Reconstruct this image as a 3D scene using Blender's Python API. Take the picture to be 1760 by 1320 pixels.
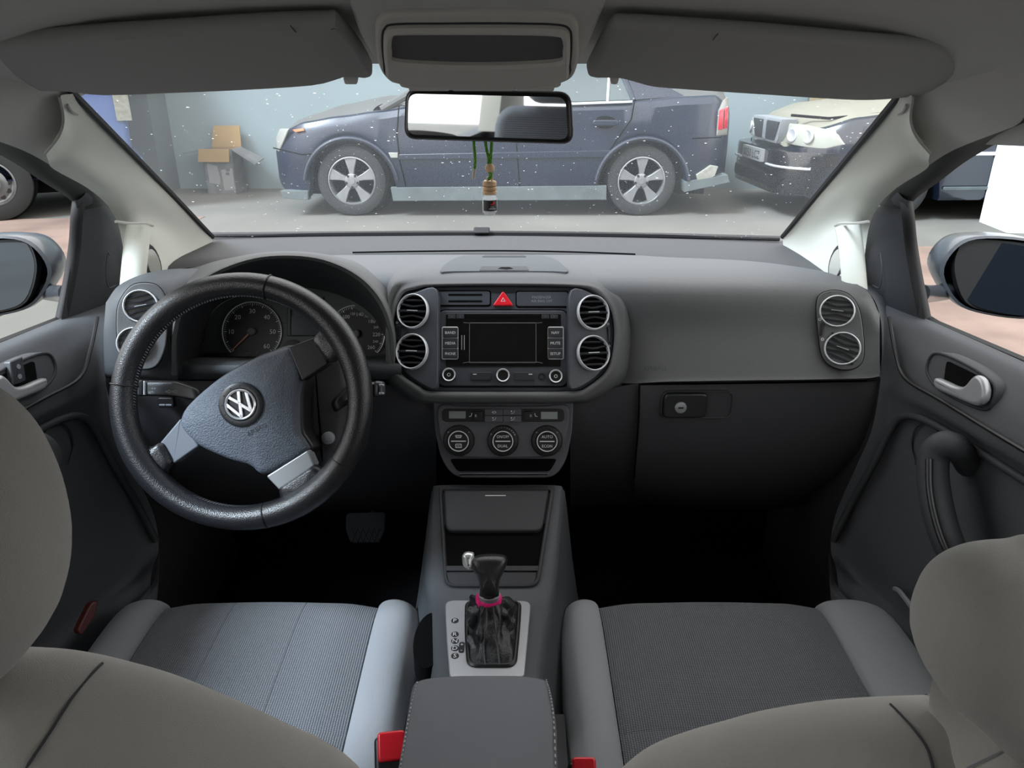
import bpy, math, random
from mathutils import Vector as V, Matrix
from mathutils.bvhtree import BVHTree
random.seed(7)
for o in list(bpy.data.objects): bpy.data.objects.remove(o)
scene = bpy.context.scene
COL = scene.collection
PI = math.pi
sin, cos, rad = math.sin, math.cos, math.radians

# ------------------------------------------------------------------ camera, world, light, exposure
F = 1300.0; TH = rad(22.7); CAM = V((0, 0, 1.40)); GROUND = 0.10; XC = -0.03
cd = bpy.data.cameras.new('camera'); cam = bpy.data.objects.new('camera', cd); COL.objects.link(cam)
cam.location = CAM; cam.rotation_euler = (PI/2 - TH, 0, 0)
cd.sensor_fit = 'HORIZONTAL'; cd.sensor_width = 36; cd.lens = 36*F/1760; cd.clip_start = 0.01; cd.clip_end = 200
scene.camera = cam
w = bpy.data.worlds.new('world'); scene.world = w; w.use_nodes = True
bg = w.node_tree.nodes['Background']; bg.inputs[0].default_value = (1.0, 0.99, 0.975, 1); bg.inputs[1].default_value = 1.06
sl = bpy.data.lights.new('soft_daylight', 'SUN'); sl.energy = 3.0; sl.angle = rad(18); sl.color = (0.74, 0.87, 1.0)
so = bpy.data.objects.new('soft_daylight', sl); COL.objects.link(so)
so.rotation_euler = V((0.62, 0.46, -0.85)).to_track_quat('-Z', 'Y').to_euler()
scene.view_settings.view_transform = 'Standard'; scene.view_settings.look = 'None'
scene.view_settings.gamma = 1.0; scene.view_settings.exposure = 1.55
scene.view_settings.use_curve_mapping = False

# ------------------------------------------------------------------ pixel of the photograph -> point at a known real depth
CT, ST = cos(TH), sin(TH)
def Q(px, py, Y=None, X=None, Z=None):
    u = (px-880)/F; v = (660-py)/F
    d = V((u, CT+v*ST, -ST+v*CT))
    if Y is not None: t = Y/d.y
    elif X is not None: t = X/d.x
    else: t = (Z-CAM.z)/d.z
    return CAM + d*t
class Fr:
    """a working plane: origin, right, up, normal towards the viewer"""
    def __init__(s, o, n, roll=0, up=(0, 0, 1)):
        s.o = V(o); s.n = V(n).normalized()
        if abs(V(up).normalized().dot(s.n)) > .999: up = (0, 1, 0)
        r = V(up).cross(s.n).normalized(); u = s.n.cross(r)
        s.r = r*cos(roll)+u*sin(roll); s.u = s.n.cross(s.r)
    def p(s, a, b, c=0.0): return s.o + s.r*a + s.u*b + s.n*c
    def px(s, x, y, c=0.0):
        u = (x-880)/F; v = (660-y)/F
        d = V((u, CT+v*ST, -ST+v*CT))
        o = s.o + s.n*c
        t = (o-CAM).dot(s.n)/d.dot(s.n)
        q = CAM + d*t - s.o
        return (q.dot(s.r), q.dot(s.u))
    def outl(s, pts, c=0.0): return [s.px(x, y, c) for x, y in pts]
    def at(s, a, b, c=0.0, yaw=0, pitch=0):
        n = (s.n*cos(yaw)+s.r*sin(yaw)); n = n*cos(pitch)+s.u*sin(pitch)
        return Fr(s.p(a, b, c), n)
    def scale(s, x, y):
        a = s.px(x, y); b = s.px(x+1, y); return math.hypot(a[0]-b[0], a[1]-b[1])
def nrm(tilt, yaw=0):
    t, y = rad(tilt), rad(yaw)
    return V((sin(y)*cos(t), -cos(y)*cos(t), sin(t)))
XY = Fr((0, 0, 0), (0, 0, 1), up=(0, 1, 0)); XY.r = V((1, 0, 0)); XY.u = V((0, 1, 0))

# ------------------------------------------------------------------ outlines
def cr(p0, p1, p2, p3, t):
    return p1*1.0 + (p2-p0)*(0.5*t) + (p0*2-p1*5+p2*4-p3)*(0.5*t*t) + (p1*3-p0-p2*3+p3)*(0.5*t**3)
def smooth_closed(pts, k=4):
    P = [V(p) for p in pts]; n = len(P); out = []
    for i in range(n):
        for j in range(k): out.append(cr(P[i-1], P[i], P[(i+1) % n], P[(i+2) % n], j/k))
    return out
def smooth_open(pts, k=4):
    P = [V(p) for p in pts]
    if len(P) < 3 or k == 1:
        return [P[i].lerp(P[i+1], j/k) for i in range(len(P)-1) for j in range(k)] + [P[-1]]
    P = [P[0]*2-P[1]] + P + [P[-1]*2-P[-2]]; out = []
    for i in range(1, len(P)-2):
        for j in range(k): out.append(cr(P[i-1], P[i], P[i+1], P[i+2], j/k))
    return out + [P[-2]]
def rrect(cx, cy, w, h, r=0.002, n=4):
    r = min(r, w/2*.999, h/2*.999); o = []
    for sx, sy, a0 in ((1, 1, 0), (-1, 1, 90), (-1, -1, 180), (1, -1, 270)):
        for i in range(n+1):
            a = rad(a0+90*i/n); o.append((cx+sx*(w/2-r)+r*cos(a), cy+sy*(h/2-r)+r*sin(a)))
    return o
def rpoly(pts, r, n=4):
    """polygon with rounded corners"""
    P = [V((p[0], p[1])) for p in pts]; m = len(P); out = []
    for i in range(m):
        a, b, c = P[i-1], P[i], P[(i+1) % m]
        d1, d2 = (a-b), (c-b); rr = r[i] if isinstance(r, (list, tuple)) else r
        k = min(rr, d1.length*.48, d2.length*.48)
        s, e = b+d1.normalized()*k, b+d2.normalized()*k
        for j in range(n+1):
            t = j/n; out.append(tuple(s*(1-t)**2 + b*(2*t*(1-t)) + e*t*t))
    return out
def circ(cx, cy, r, n=32, ry=None):
    ry = ry or r
    return [(cx+r*cos(2*PI*i/n), cy+ry*sin(2*PI*i/n)) for i in range(n)]
def area(o): return sum(o[i-1][0]*o[i][1]-o[i][0]*o[i-1][1] for i in range(len(o)))/2
def ccw(o): o = [(p[0], p[1]) for p in o]; return o if area(o) > 0 else o[::-1]
def inset(o, d):
    n = len(o); out = []
    for i in range(n):
        a, b, c = V(o[i-1]), V(o[i]), V(o[(i+1) % n])
        e1, e2 = (b-a), (c-b)
        if e1.length < 1e-9: e1 = e2
        if e2.length < 1e-9: e2 = e1
        if e1.length < 1e-9: out.append(tuple(b)); continue
        e1.normalize(); e2.normalize()
        m = V((-e1.y-e2.y, e1.x+e2.x))
        L = m.length
        if L < 1e-6: m = V((-e1.y, e1.x)); L = 1
        m = m/L; k = min(d/max(.45, m.dot(V((-e1.y, e1.x)))), d*1.8) if d > 0 else max(d/max(.45, m.dot(V((-e1.y, e1.x)))), d*1.8)
        out.append(tuple(b+m*k))
    return out

# ------------------------------------------------------------------ mesh builder
class MB:
    def __init__(s): s.v = []; s.f = []
    def add(s, vs, fs):
        k = len(s.v); s.v += [V(p) for p in vs]; s.f += [tuple(i+k for i in f) for f in fs]; return s
    def rings(s, R, cap0=False, cap1=False, closed=True):
        n = len(R[0]); vs = [p for r in R for p in r]; fs = []
        for i in range(len(R)-1):
            for j in range(n if closed else n-1):
                a, b = i*n+j, i*n+(j+1) % n; fs.append((a, b, b+n, a+n))
        if cap0: fs.append(tuple(range(n-1, -1, -1)))
        if cap1: fs.append(tuple(range((len(R)-1)*n, len(R)*n)))
        return s.add(vs, fs)
    def prism(s, fr, o, c0, c1, bev=0.0, steps=3, back=True):
        o = ccw(o); R = [[fr.p(a, b, c0) for a, b in o]]
        if bev > 0:
            for i in range(steps+1):
                t = i/steps*PI/2; q = inset(o, bev*(1-cos(t))); R.append([fr.p(a, b, c1-bev+bev*sin(t)) for a, b in q])
            R.append([fr.p(a, b, c1) for a, b in inset(o, bev*1.15)])
        else: R.append([fr.p(a, b, c1) for a, b in o])
        return s.rings(R, cap0=back, cap1=True)
    def pillow(s, fr, o, c0, c1, rnd, steps=5):
        """prism rounded on both faces"""
        o = ccw(o); R = [[fr.p(a, b, c0) for a, b in inset(o, rnd*1.08)]]
        for i in range(steps+1):
            t = PI/2*(1-i/steps); R.append([fr.p(a, b, c0+rnd-rnd*sin(t)) for a, b in inset(o, rnd*(1-cos(t)))])
        for i in range(steps+1):
            t = PI/2*i/steps; R.append([fr.p(a, b, c1-rnd+rnd*sin(t)) for a, b in inset(o, rnd*(1-cos(t)))])
        R.append([fr.p(a, b, c1) for a, b in inset(o, rnd*1.08)])
        return s.rings(R, True, True)
    def blob(s, fr, o, c0, c1, rnd, steps=8, dome=.012):
        """upholstered slab: rounded rim and gently domed faces"""
        o = ccw(o); n = len(o); ca = sum(p[0] for p in o)/n; cb = sum(p[1] for p in o)/n
        def ring(k, c): 
            out = []
            for a, b in o:
                d = math.hypot(a-ca, b-cb); q = max(.03, 1-k/max(d, 1e-6)) if k < 1 else 0
                out.append(fr.p(ca+(a-ca)*q, cb+(b-cb)*q, c))
            return out
        def sc(q, c): return [fr.p(ca+(a-ca)*q, cb+(b-cb)*q, c) for a, b in o]
        rm = sum(math.hypot(a-ca, b-cb) for a, b in o)/n; R = []
        q0 = 1-rnd/rm
        for q in (.03, .3, .6): R.append(sc(q0*q, c0-dome*(1-q*q)))
        for i in range(steps+1): t = PI/2*(1-i/steps); R.append(sc(1-(rnd/rm)*(1-cos(t)), c0+rnd-rnd*sin(t)))
        for i in range(1, steps+1): t = PI/2*i/steps; R.append(sc(1-(rnd/rm)*(1-cos(t)), c1-rnd+rnd*sin(t)))
        for q in (.6, .3, .03): R.append(sc(q0*q, c1+dome*(1-q*q)))
        return s.rings(R, True, True)
    def hoop(s, fr, oo, ii, c0, c1, bev=0.0):
        """flat frame: outer outline oo, inner outline ii (same number of points)"""
        oo, ii = ccw(oo), ccw(ii)
        R = [(oo, c0), (oo, c1-bev), (inset(oo, bev) if bev else oo, c1), (inset(ii, -bev) if bev else ii, c1), (ii, c1-bev), (ii, c0)]
        return s.rings([[fr.p(a, b, c) for a, b in o] for o, c in R])
    def lathe(s, fr, prof, n=32, cap0=False, cap1=False, sx=1.0, sy=1.0):
        return s.rings([[fr.p(r*sx*cos(2*PI*i/n), r*sy*sin(2*PI*i/n), c) for i in range(n)] for r, c in prof], cap0, cap1)
    def tube(s, pts, r, n=8, closed=False, caps=True, flat=1.0):
        P = [V(p) for p in pts]; m = len(P); R = []; pn = None
        for i in range(m):
            if closed: T = P[(i+1) % m]-P[i-1]
            else: T = P[min(i+1, m-1)]-P[max(i-1, 0)]
            T.normalize()
            if pn is None:
                a = V((0, 0, 1)) if abs(T.z) < .9 else V((1, 0, 0)); N = (a - T*a.dot(T)).normalized()
            else: N = (pn - T*pn.dot(T)).normalized()
            pn = N; B = T.cross(N); rr = r[i] if isinstance(r, (list, tuple)) else r
            R.append([P[i]+N*(rr*cos(2*PI*k/n))+B*(rr*flat*sin(2*PI*k/n)) for k in range(n)])
        if closed: R.append(R[0]); return s.rings(R)
        return s.rings(R, caps, caps)
    def surf(s, rows, ku=4, kv=4):
        """smooth surface through a grid of points"""
        A = [smooth_open(r, ku) for r in rows]
        B = [smooth_open([A[i][j] for i in range(len(A))], kv) for j in range(len(A[0]))]
        n = len(B[0]); vs = [p for c in B for p in c]; fs = []
        for i in range(len(B)-1):
            for j in range(n-1): fs.append((i*n+j, i*n+j+1, (i+1)*n+j+1, (i+1)*n+j))
        return s.add(vs, fs)
    def box(s, lo, hi):
        x0, y0, z0 = lo; x1, y1, z1 = hi
        return s.add([(x0, y0, z0), (x1, y0, z0), (x1, y1, z0), (x0, y1, z0), (x0, y0, z1), (x1, y0, z1), (x1, y1, z1), (x0, y1, z1)],
                     [(0, 3, 2, 1), (4, 5, 6, 7), (0, 1, 5, 4), (1, 2, 6, 5), (2, 3, 7, 6), (3, 0, 4, 7)])
    def text(s, fr, txt, a, b, h, c=0.0, align='C', depth=0.0, wmax=None, rot=0):
        vs, fs = text_mesh(txt)
        k = h/0.70
        w_ = max((p[0] for p in vs), default=0)
        kx = k if not wmax else min(k, wmax/max(w_, 1e-6))
        off = -w_*kx/2 if align == 'C' else 0
        cr_, sr_ = cos(rot), sin(rot)
        pts = []
        for p in vs:
            xx, yy = p[0]*kx+off, p[1]*k-h/2; pts.append(fr.p(a+xx*cr_-yy*sr_, b+xx*sr_+yy*cr_, c))
        return s.add(pts, fs)
    def mirror(s):
        m = MB(); m.v = [V((2*XC-p.x, p.y, p.z)) for p in s.v]; m.f = [tuple(reversed(f)) for f in s.f]; return m
    def thicken(s, d):
        return s
    def build(s, name, mat, parent=None, sharp=38, local=False, smooth=True):
        me = bpy.data.meshes.new(name)
        if parent is None:
            lo = [min(p[i] for p in s.v) for i in range(3)]; hi = [max(p[i] for p in s.v) for i in range(3)]
            org = V(((lo[0]+hi[0])/2, (lo[1]+hi[1])/2, lo[2]))
        else: org = V((0, 0, 0)) if local else root_of(parent).location
        me.from_pydata([tuple(p-org) for p in s.v], [], s.f); me.validate()
        import bmesh
        bm = bmesh.new(); bm.from_mesh(me); bmesh.ops.recalc_face_normals(bm, faces=bm.faces); bm.to_mesh(me); bm.free()
        if smooth:
            me.polygons.foreach_set('use_smooth', [True]*len(me.polygons)); me.set_sharp_from_angle(angle=rad(sharp))
        me.materials.append(M[mat] if isinstance(mat, str) else mat)
        o = bpy.data.objects.new(name, me); COL.objects.link(o)
        if parent is None: o.location = org
        else: o.parent = parent
        return o
def root_of(o):
    while o.parent: o = o.parent
    return o
_T = {}
def text_mesh(t):
    if t in _T: return _T[t]
    cu = bpy.data.curves.new('t', 'FONT'); cu.body = t; cu.size = 1.0; cu.resolution_u = 2
    ob = bpy.data.objects.new('t', cu); COL.objects.link(ob)
    me = bpy.data.meshes.new_from_object(ob)
    vs = [tuple(v.co) for v in me.vertices]; fs = [tuple(p.vertices) for p in me.polygons]
    if vs:
        x0 = min(v[0] for v in vs); vs = [(v[0]-x0, v[1], 0) for v in vs]
    bpy.data.objects.remove(ob); bpy.data.curves.remove(cu); bpy.data.meshes.remove(me)
    _T[t] = (vs, fs); return _T[t]
def tag(o, label=None, cat=None, group=None, kind=None):
    if label: o['label'] = label
    if cat: o['category'] = cat
    if group: o['group'] = group
    if kind: o['kind'] = kind
    return o
def thing(name, label, cat, loc=(0, 0, 0), rotz=0, group=None, kind=None):
    o = bpy.data.objects.new(name, None); COL.objects.link(o); o.location = loc; o.rotation_euler = (0, 0, rotz)
    o.empty_display_size = .05
    return tag(o, label, cat, group, kind)

# ------------------------------------------------------------------ materials
def lin(c):
    r = []
    for x in c[:3]:
        x = x/255; r.append(x/12.92 if x <= .04045 else ((x+.055)/1.055)**2.4)
    return (*r, 1)
M = {}
def mat(name, rgb, rough=.6, metal=0.0, bump=None, var=None, coat=0.0, spec=.5, sheen=0.0, weave=None, emit=0.0, rgb2=None, trans=0.0, alpha=1.0):
    m = bpy.data.materials.new(name); m.use_nodes = True; nt = m.node_tree; b = nt.nodes['Principled BSDF']
    N, L = nt.nodes.new, nt.links.new
    b.inputs['Base Color'].default_value = lin(rgb); b.inputs['Roughness'].default_value = rough
    b.inputs['Metallic'].default_value = metal; b.inputs['Specular IOR Level'].default_value = spec
    b.inputs['Coat Weight'].default_value = coat; b.inputs['Sheen Weight'].default_value = sheen
    b.inputs['Coat Roughness'].default_value = .08
    b.inputs['Transmission Weight'].default_value = trans; b.inputs['Alpha'].default_value = alpha
    if emit: b.inputs['Emission Color'].default_value = lin(rgb); b.inputs['Emission Strength'].default_value = emit
    tc = N('ShaderNodeTexCoord')
    h = None
    if var:
        n = N('ShaderNodeTexNoise'); n.inputs['Scale'].default_value = var[0]; n.inputs['Detail'].default_value = 5
        L(tc.outputs['Object'], n.inputs['Vector'])
        r = N('ShaderNodeValToRGB'); r.color_ramp.elements[0].position = .32; r.color_ramp.elements[1].position = .68
        k = var[1]
        c0 = lin(rgb2) if rgb2 else tuple(x*(1-k) for x in lin(rgb)[:3])+(1,)
        r.color_ramp.elements[0].color = c0
        r.color_ramp.elements[1].color = lin(rgb) if rgb2 else tuple(min(1, x*(1+k)) for x in lin(rgb)[:3])+(1,)
        L(n.outputs['Fac'], r.inputs['Fac']); L(r.outputs['Color'], b.inputs['Base Color'])
    if bump:
        n = N('ShaderNodeTexNoise'); n.inputs['Scale'].default_value = bump[0]; n.inputs['Detail'].default_value = 2
        L(tc.outputs['Object'], n.inputs['Vector']); h = n.outputs['Fac']
    if weave:
        sc, st = weave
        w1 = N('ShaderNodeTexWave'); w1.bands_direction = 'X'; w1.inputs['Scale'].default_value = sc
        w2 = N('ShaderNodeTexWave'); w2.bands_direction = 'Y'; w2.inputs['Scale'].default_value = sc*1.25
        w1.inputs['Distortion'].default_value = .6; w2.inputs['Distortion'].default_value = .6
        L(tc.outputs['Object'], w1.inputs['Vector']); L(tc.outputs['Object'], w2.inputs['Vector'])
        mm = N('ShaderNodeMath'); mm.operation = 'MULTIPLY'; L(w1.outputs['Fac'], mm.inputs[0]); L(w2.outputs['Fac'], mm.inputs[1])
        h = mm.outputs[0]
        r = N('ShaderNodeMixRGB'); r.blend_type = 'MIX'
        r.inputs[1].default_value = tuple(x*.55 for x in lin(rgb)[:3])+(1,); r.inputs[2].default_value = tuple(min(1, x*1.9) for x in lin(rgb)[:3])+(1,)
        L(h, r.inputs[0]); L(r.outputs[0], b.inputs['Base Color'])
    if h is not None:
        bp = N('ShaderNodeBump'); bp.inputs['Strength'].default_value = (bump or weave)[1]; bp.inputs['Distance'].default_value = .002
        L(h, bp.inputs['Height']); L(bp.outputs['Normal'], b.inputs['Normal'])
    M[name] = m; return m
mat('pad', (82, 83, 84), .62, bump=(900, .25), spec=.35)
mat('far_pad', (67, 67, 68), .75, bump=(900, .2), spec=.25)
mat('dash', (65, 68, 71), .58, bump=(900, .25), spec=.4)
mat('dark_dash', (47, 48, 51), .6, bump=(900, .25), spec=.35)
mat('lower', (54, 55, 58), .6, bump=(900, .25), spec=.35)
mat('bezel', (60, 64, 70), .42, spec=.45)
mat('climate', (75, 76, 81), .5, bump=(1200, .15), spec=.4)
mat('black', (12, 12, 13), .45)
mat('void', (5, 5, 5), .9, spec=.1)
mat('rubber', (13, 13, 15), .6)
mat('gloss_black', (9, 9, 10), .12, coat=.6, var=(40, .5))
mat('screen', (15, 15, 16), .15, coat=.5, var=(60, .4))
mat('button', (40, 43, 47), .45)
mat('print', (205, 208, 210), .6)
mat('print_grey', (120, 124, 128), .6)
mat('print_dark', (22, 23, 25), .6)
mat('chrome', (215, 217, 220), .25, metal=.6)
mat('satin', (150, 153, 156), .38, metal=.4)
mat('ring', (205, 208, 212), .35, metal=.25)
mat('red', (214, 20, 38), .35, coat=.3)
mat('pink', (250, 32, 125), .55, var=(300, .3))
mat('vane', (34, 36, 40), .35)
mat('leather', (27, 28, 31), .30, bump=(700, .3), spec=.55)
mat('airbag', (82, 88, 98), .55, bump=(520, .9), spec=.45)
mat('spoke_dark', (30, 31, 34), .35)
mat('spoke_grey', (92, 97, 105), .4, metal=.2)
mat('thread', (150, 152, 155), .8)
mat('gauge', (30, 31, 34), .5)
mat('cluster_plate', (59, 62, 64), .5)
mat('lcd', (40, 45, 52), .25)
mat('display_grey', (128, 134, 134), .4)
mat('needle', (205, 150, 125), .5)
mat('headliner', (184, 183, 180), .95, bump=(1500, .3), spec=.1)
mat('visor', (153, 152, 150), .9, bump=(1500, .25), spec=.12)
mat('overhead', (190, 186, 180), .6, bump=(1200, .15), spec=.3)
mat('overhead_dark', (90, 90, 90), .6)
mat('pillar', (190, 192, 184), .7, bump=(1500, .15), spec=.25)
mat('door', (69, 71, 75), .6, bump=(900, .25), spec=.35)
mat('door_dark', (49, 51, 54), .62, bump=(900, .25), spec=.35)
mat('door_insert', (69, 68, 66), .8, bump=(1400, .3), spec=.2)
mat('fabric', (133, 136, 140), .95, bump=(1800, .5), spec=.1, sheen=.25)
mat('fabric_back', (152, 149, 143), .95, bump=(1800, .5), spec=.1, sheen=.25)
mat('insert', (100, 103, 108), .9, weave=(100, .8), spec=.12, sheen=.15)
mat('pillar_seam', (150, 150, 145), .8)
mat('seam', (52, 53, 56), .9)
mat('armrest', (96, 98, 103), .6, bump=(1300, .3), spec=.3)
mat('gaiter', (26, 27, 29), .40, bump=(500, .4), spec=.5)
mat('plate_metal', (150, 152, 155), .42, metal=.4)
mat('carpet', (14, 14, 15), 1.0, bump=(900, .6), spec=.05)
mat('wood', (206, 172, 136), .7, var=(60, .12))
mat('green_cord', (82, 140, 36), .8, var=(500, .5))
mat('white_tip', (190, 178, 165), .6)
mat('bottle_label', (26, 27, 29), .5)
mat('mirror_glass', (225, 228, 230), .02, metal=1.0)
mat('door_mirror_glass', (120, 128, 138), .03, metal=1.0)
mat('mirror_shell', (52, 55, 60), .3, coat=.3)
mat('buckle_black', (16, 16, 17), .4)
mat('reflector_red', (80, 30, 24), .3)
# outside
mat('concrete', (95, 93, 88), .9, var=(1.1, .14), bump=(60, .4), spec=.15)
mat('earth', (115, 97, 88), .95, var=(2.2, .2), bump=(40, .6), spec=.1)
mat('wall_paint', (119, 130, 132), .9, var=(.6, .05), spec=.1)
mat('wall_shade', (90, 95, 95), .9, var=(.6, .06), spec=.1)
mat('wall_dark', (52, 60, 72), .8)
mat('white_paint', (236, 238, 240), .8, var=(3, .02))
mat('navy', (15, 25, 43), .35, coat=.25, var=(1.5, .10))
mat('navy_dusty', (76, 76, 74), .8, var=(2.0, .08))
mat('skirt', (72, 80, 81), .8, var=(6, .15))
mat('car_black', (14, 16, 20), .25, coat=.7)
mat('car_navy', (15, 21, 33), .25, coat=.7)
mat('hood_sheen', (114, 111, 98), .7, var=(3, .05))  # beige sheen of the reflecting hood put into the base colour
mat('van_blue', (66, 85, 127), .4, coat=.5)
mat('tyre', (33, 34, 34), .85, bump=(60, .5))
mat('alloy', (128, 130, 131), .35, metal=.55, var=(14, .1))
mat('steel_wheel', (110, 111, 112), .4, metal=.5)
mat('arch_dark', (12, 12, 13), .95, spec=.05)
mat('car_glass', (63, 74, 76), .12, coat=.4)
mat('tail_red', (205, 24, 52), .2, coat=.6)
mat('lamp_white', (139, 139, 133), .15, coat=.6)
mat('lamp_lens', (150, 152, 142), .12, coat=.6)
mat('lamp_clear', (127, 128, 119), .12, coat=.6, var=(30, .18))
mat('orange', (214, 120, 80), .4)
mat('cardboard', (127, 103, 66), .9, var=(6, .06))
mat('cardboard_print', (98, 99, 98), .85, var=(7, .22))
mat('cardboard_in', (120, 88, 66), .95)
mat('board', (127, 117, 90), .9, var=(5, .10))
mat('plate_white', (123, 124, 123), .5)
def glass_mat(name, veil, specks, tint=(1, 1, 1)):
    m = bpy.data.materials.new(name); m.use_nodes = True; nt = m.node_tree; nt.nodes.clear(); N, L = nt.nodes.new, nt.links.new
    out = N('ShaderNodeOutputMaterial'); tr = N('ShaderNodeBsdfTransparent'); tr.inputs[0].default_value = (*tint, 1)
    tl = N('ShaderNodeBsdfTranslucent'); tl.inputs[0].default_value = (.86, .90, .92, 1)
    df = N('ShaderNodeBsdfDiffuse'); df.inputs[0].default_value = (.86, .88, .90, 1)
    du = N('ShaderNodeMixShader'); du.inputs[0].default_value = .4; L(tl.outputs[0], du.inputs[1]); L(df.outputs[0], du.inputs[2])
    mx = N('ShaderNodeMixShader'); L(tr.outputs[0], mx.inputs[1]); L(du.outputs[0], mx.inputs[2])
    tc = N('ShaderNodeTexCoord'); fac = None
    if veil:
        n = N('ShaderNodeTexNoise'); n.inputs['Scale'].default_value = 5; n.inputs['Detail'].default_value = 4; L(tc.outputs['Object'], n.inputs['Vector'])
        r = N('ShaderNodeMapRange'); r.inputs[3].default_value = veil*.7; r.inputs[4].default_value = veil*1.3; L(n.outputs['Fac'], r.inputs[0]); fac = r.outputs[0]
    if specks:
        vo = N('ShaderNodeTexVoronoi'); vo.inputs['Scale'].default_value = 46; vo.inputs['Randomness'].default_value = 1; L(tc.outputs['Object'], vo.inputs['Vector'])
        se = N('ShaderNodeSeparateColor'); L(vo.outputs['Color'], se.inputs[0])
        th = N('ShaderNodeMath'); th.operation = 'MULTIPLY'; th.inputs[1].default_value = .075; L(se.outputs[0], th.inputs[0])
        t2 = N('ShaderNodeMath'); t2.operation = 'LESS_THAN'; L(vo.outputs['Distance'], t2.inputs[0]); L(th.outputs[0], t2.inputs[1])
        t3 = N('ShaderNodeMath'); t3.operation = 'GREATER_THAN'; t3.inputs[1].default_value = .35; L(se.outputs[1], t3.inputs[0])
        t4 = N('ShaderNodeMath'); t4.operation = 'MULTIPLY'; L(t2.outputs[0], t4.inputs[0]); L(t3.outputs[0], t4.inputs[1])
        t5 = N('ShaderNodeMath'); t5.operation = 'MULTIPLY_ADD'; t5.inputs[1].default_value = .62; L(t4.outputs[0], t5.inputs[0])
        if fac: L(fac, t5.inputs[2])
        fac = t5.outputs[0]
    if fac: L(fac, mx.inputs[0])
    else: mx.inputs[0].default_value = 0
    gl = N('ShaderNodeBsdfGlossy'); gl.inputs['Roughness'].default_value = .02
    m2 = N('ShaderNodeMixShader'); m2.inputs[0].default_value = .0; L(mx.outputs[0], m2.inputs[1]); L(gl.outputs[0], m2.inputs[2])
    L(m2.outputs[0], out.inputs[0]); M[name] = m
glass_mat('windshield', .045, False)
glass_mat('side_glass', 0, False, (.96, .98, .98))
glass_mat('clear_glass', .38, False)
glass_mat('dust', .8, False)

# ================================================================== SETTING: garage
m = MB().box((-14, -9, GROUND-.3), (15, 14, GROUND)); tag(m.build('floor', 'concrete'), 'dusty grey concrete floor of the parking hall', 'floor', kind='structure')
def slab(name, pts, z0, z1, mt, label, cat):
    fr = Fr((0, 0, 0), (0, 0, 1), up=(0, 1, 0)); fr.r = V((1, 0, 0)); fr.u = V((0, 1, 0))
    return tag(MB().prism(fr, pts, z0, z1).build(name, mt), label, cat, kind='structure')
slab('ground_earth', [(-13, .6), (-2.9, .6), (-2.9, 7.2), (-13, 6.4)], GROUND, GROUND+.004, 'earth', 'reddish bare earth ground beside the van', 'ground')
slab('ground_paving', [(1.9, .4), (13, .4), (13, 5.9), (2.9, 5.9), (2.2, 4.6)], GROUND, GROUND+.004, 'earth', 'pale pinkish ground outside the passenger window', 'ground')
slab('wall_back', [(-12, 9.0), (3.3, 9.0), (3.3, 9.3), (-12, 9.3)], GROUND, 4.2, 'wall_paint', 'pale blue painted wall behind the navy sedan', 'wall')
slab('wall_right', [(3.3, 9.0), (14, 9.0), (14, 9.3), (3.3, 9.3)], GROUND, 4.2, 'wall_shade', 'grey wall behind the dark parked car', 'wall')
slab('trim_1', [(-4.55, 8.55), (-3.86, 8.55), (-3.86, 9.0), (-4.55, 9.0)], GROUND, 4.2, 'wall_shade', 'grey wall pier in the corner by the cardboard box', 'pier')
m = MB().prism(XY, [(0, 0), (.55, -.1), (.6, .4), (.05, .5)], GROUND, 4.2, .01)
for p in m.v: p.x += Q(1690, 400, Z=GROUND).x+.20; p.y += Q(1690, 400, Z=GROUND).y
tag(m.build('concrete_column', 'white_paint'), 'bright white square column outside the passenger window', 'column', kind='structure')
fence = thing('board_fence', 'beige upright boards behind the dark parked car', 'fence', (4.0, 8.88, GROUND))
bm0 = MB().box((-.12, -.03, 0), (.12, .03, 2.6)).build('board', 'board', fence, local=True)
for i in range(1, 8):
    b2 = bm0.copy(); COL.objects.link(b2); b2.parent = fence; b2.location = (i*.262-.6, random.uniform(-.04, .04), 0); b2.rotation_euler.z = random.uniform(-.15, .15)
bm0.location = (-.6, 0, 0)

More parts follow.
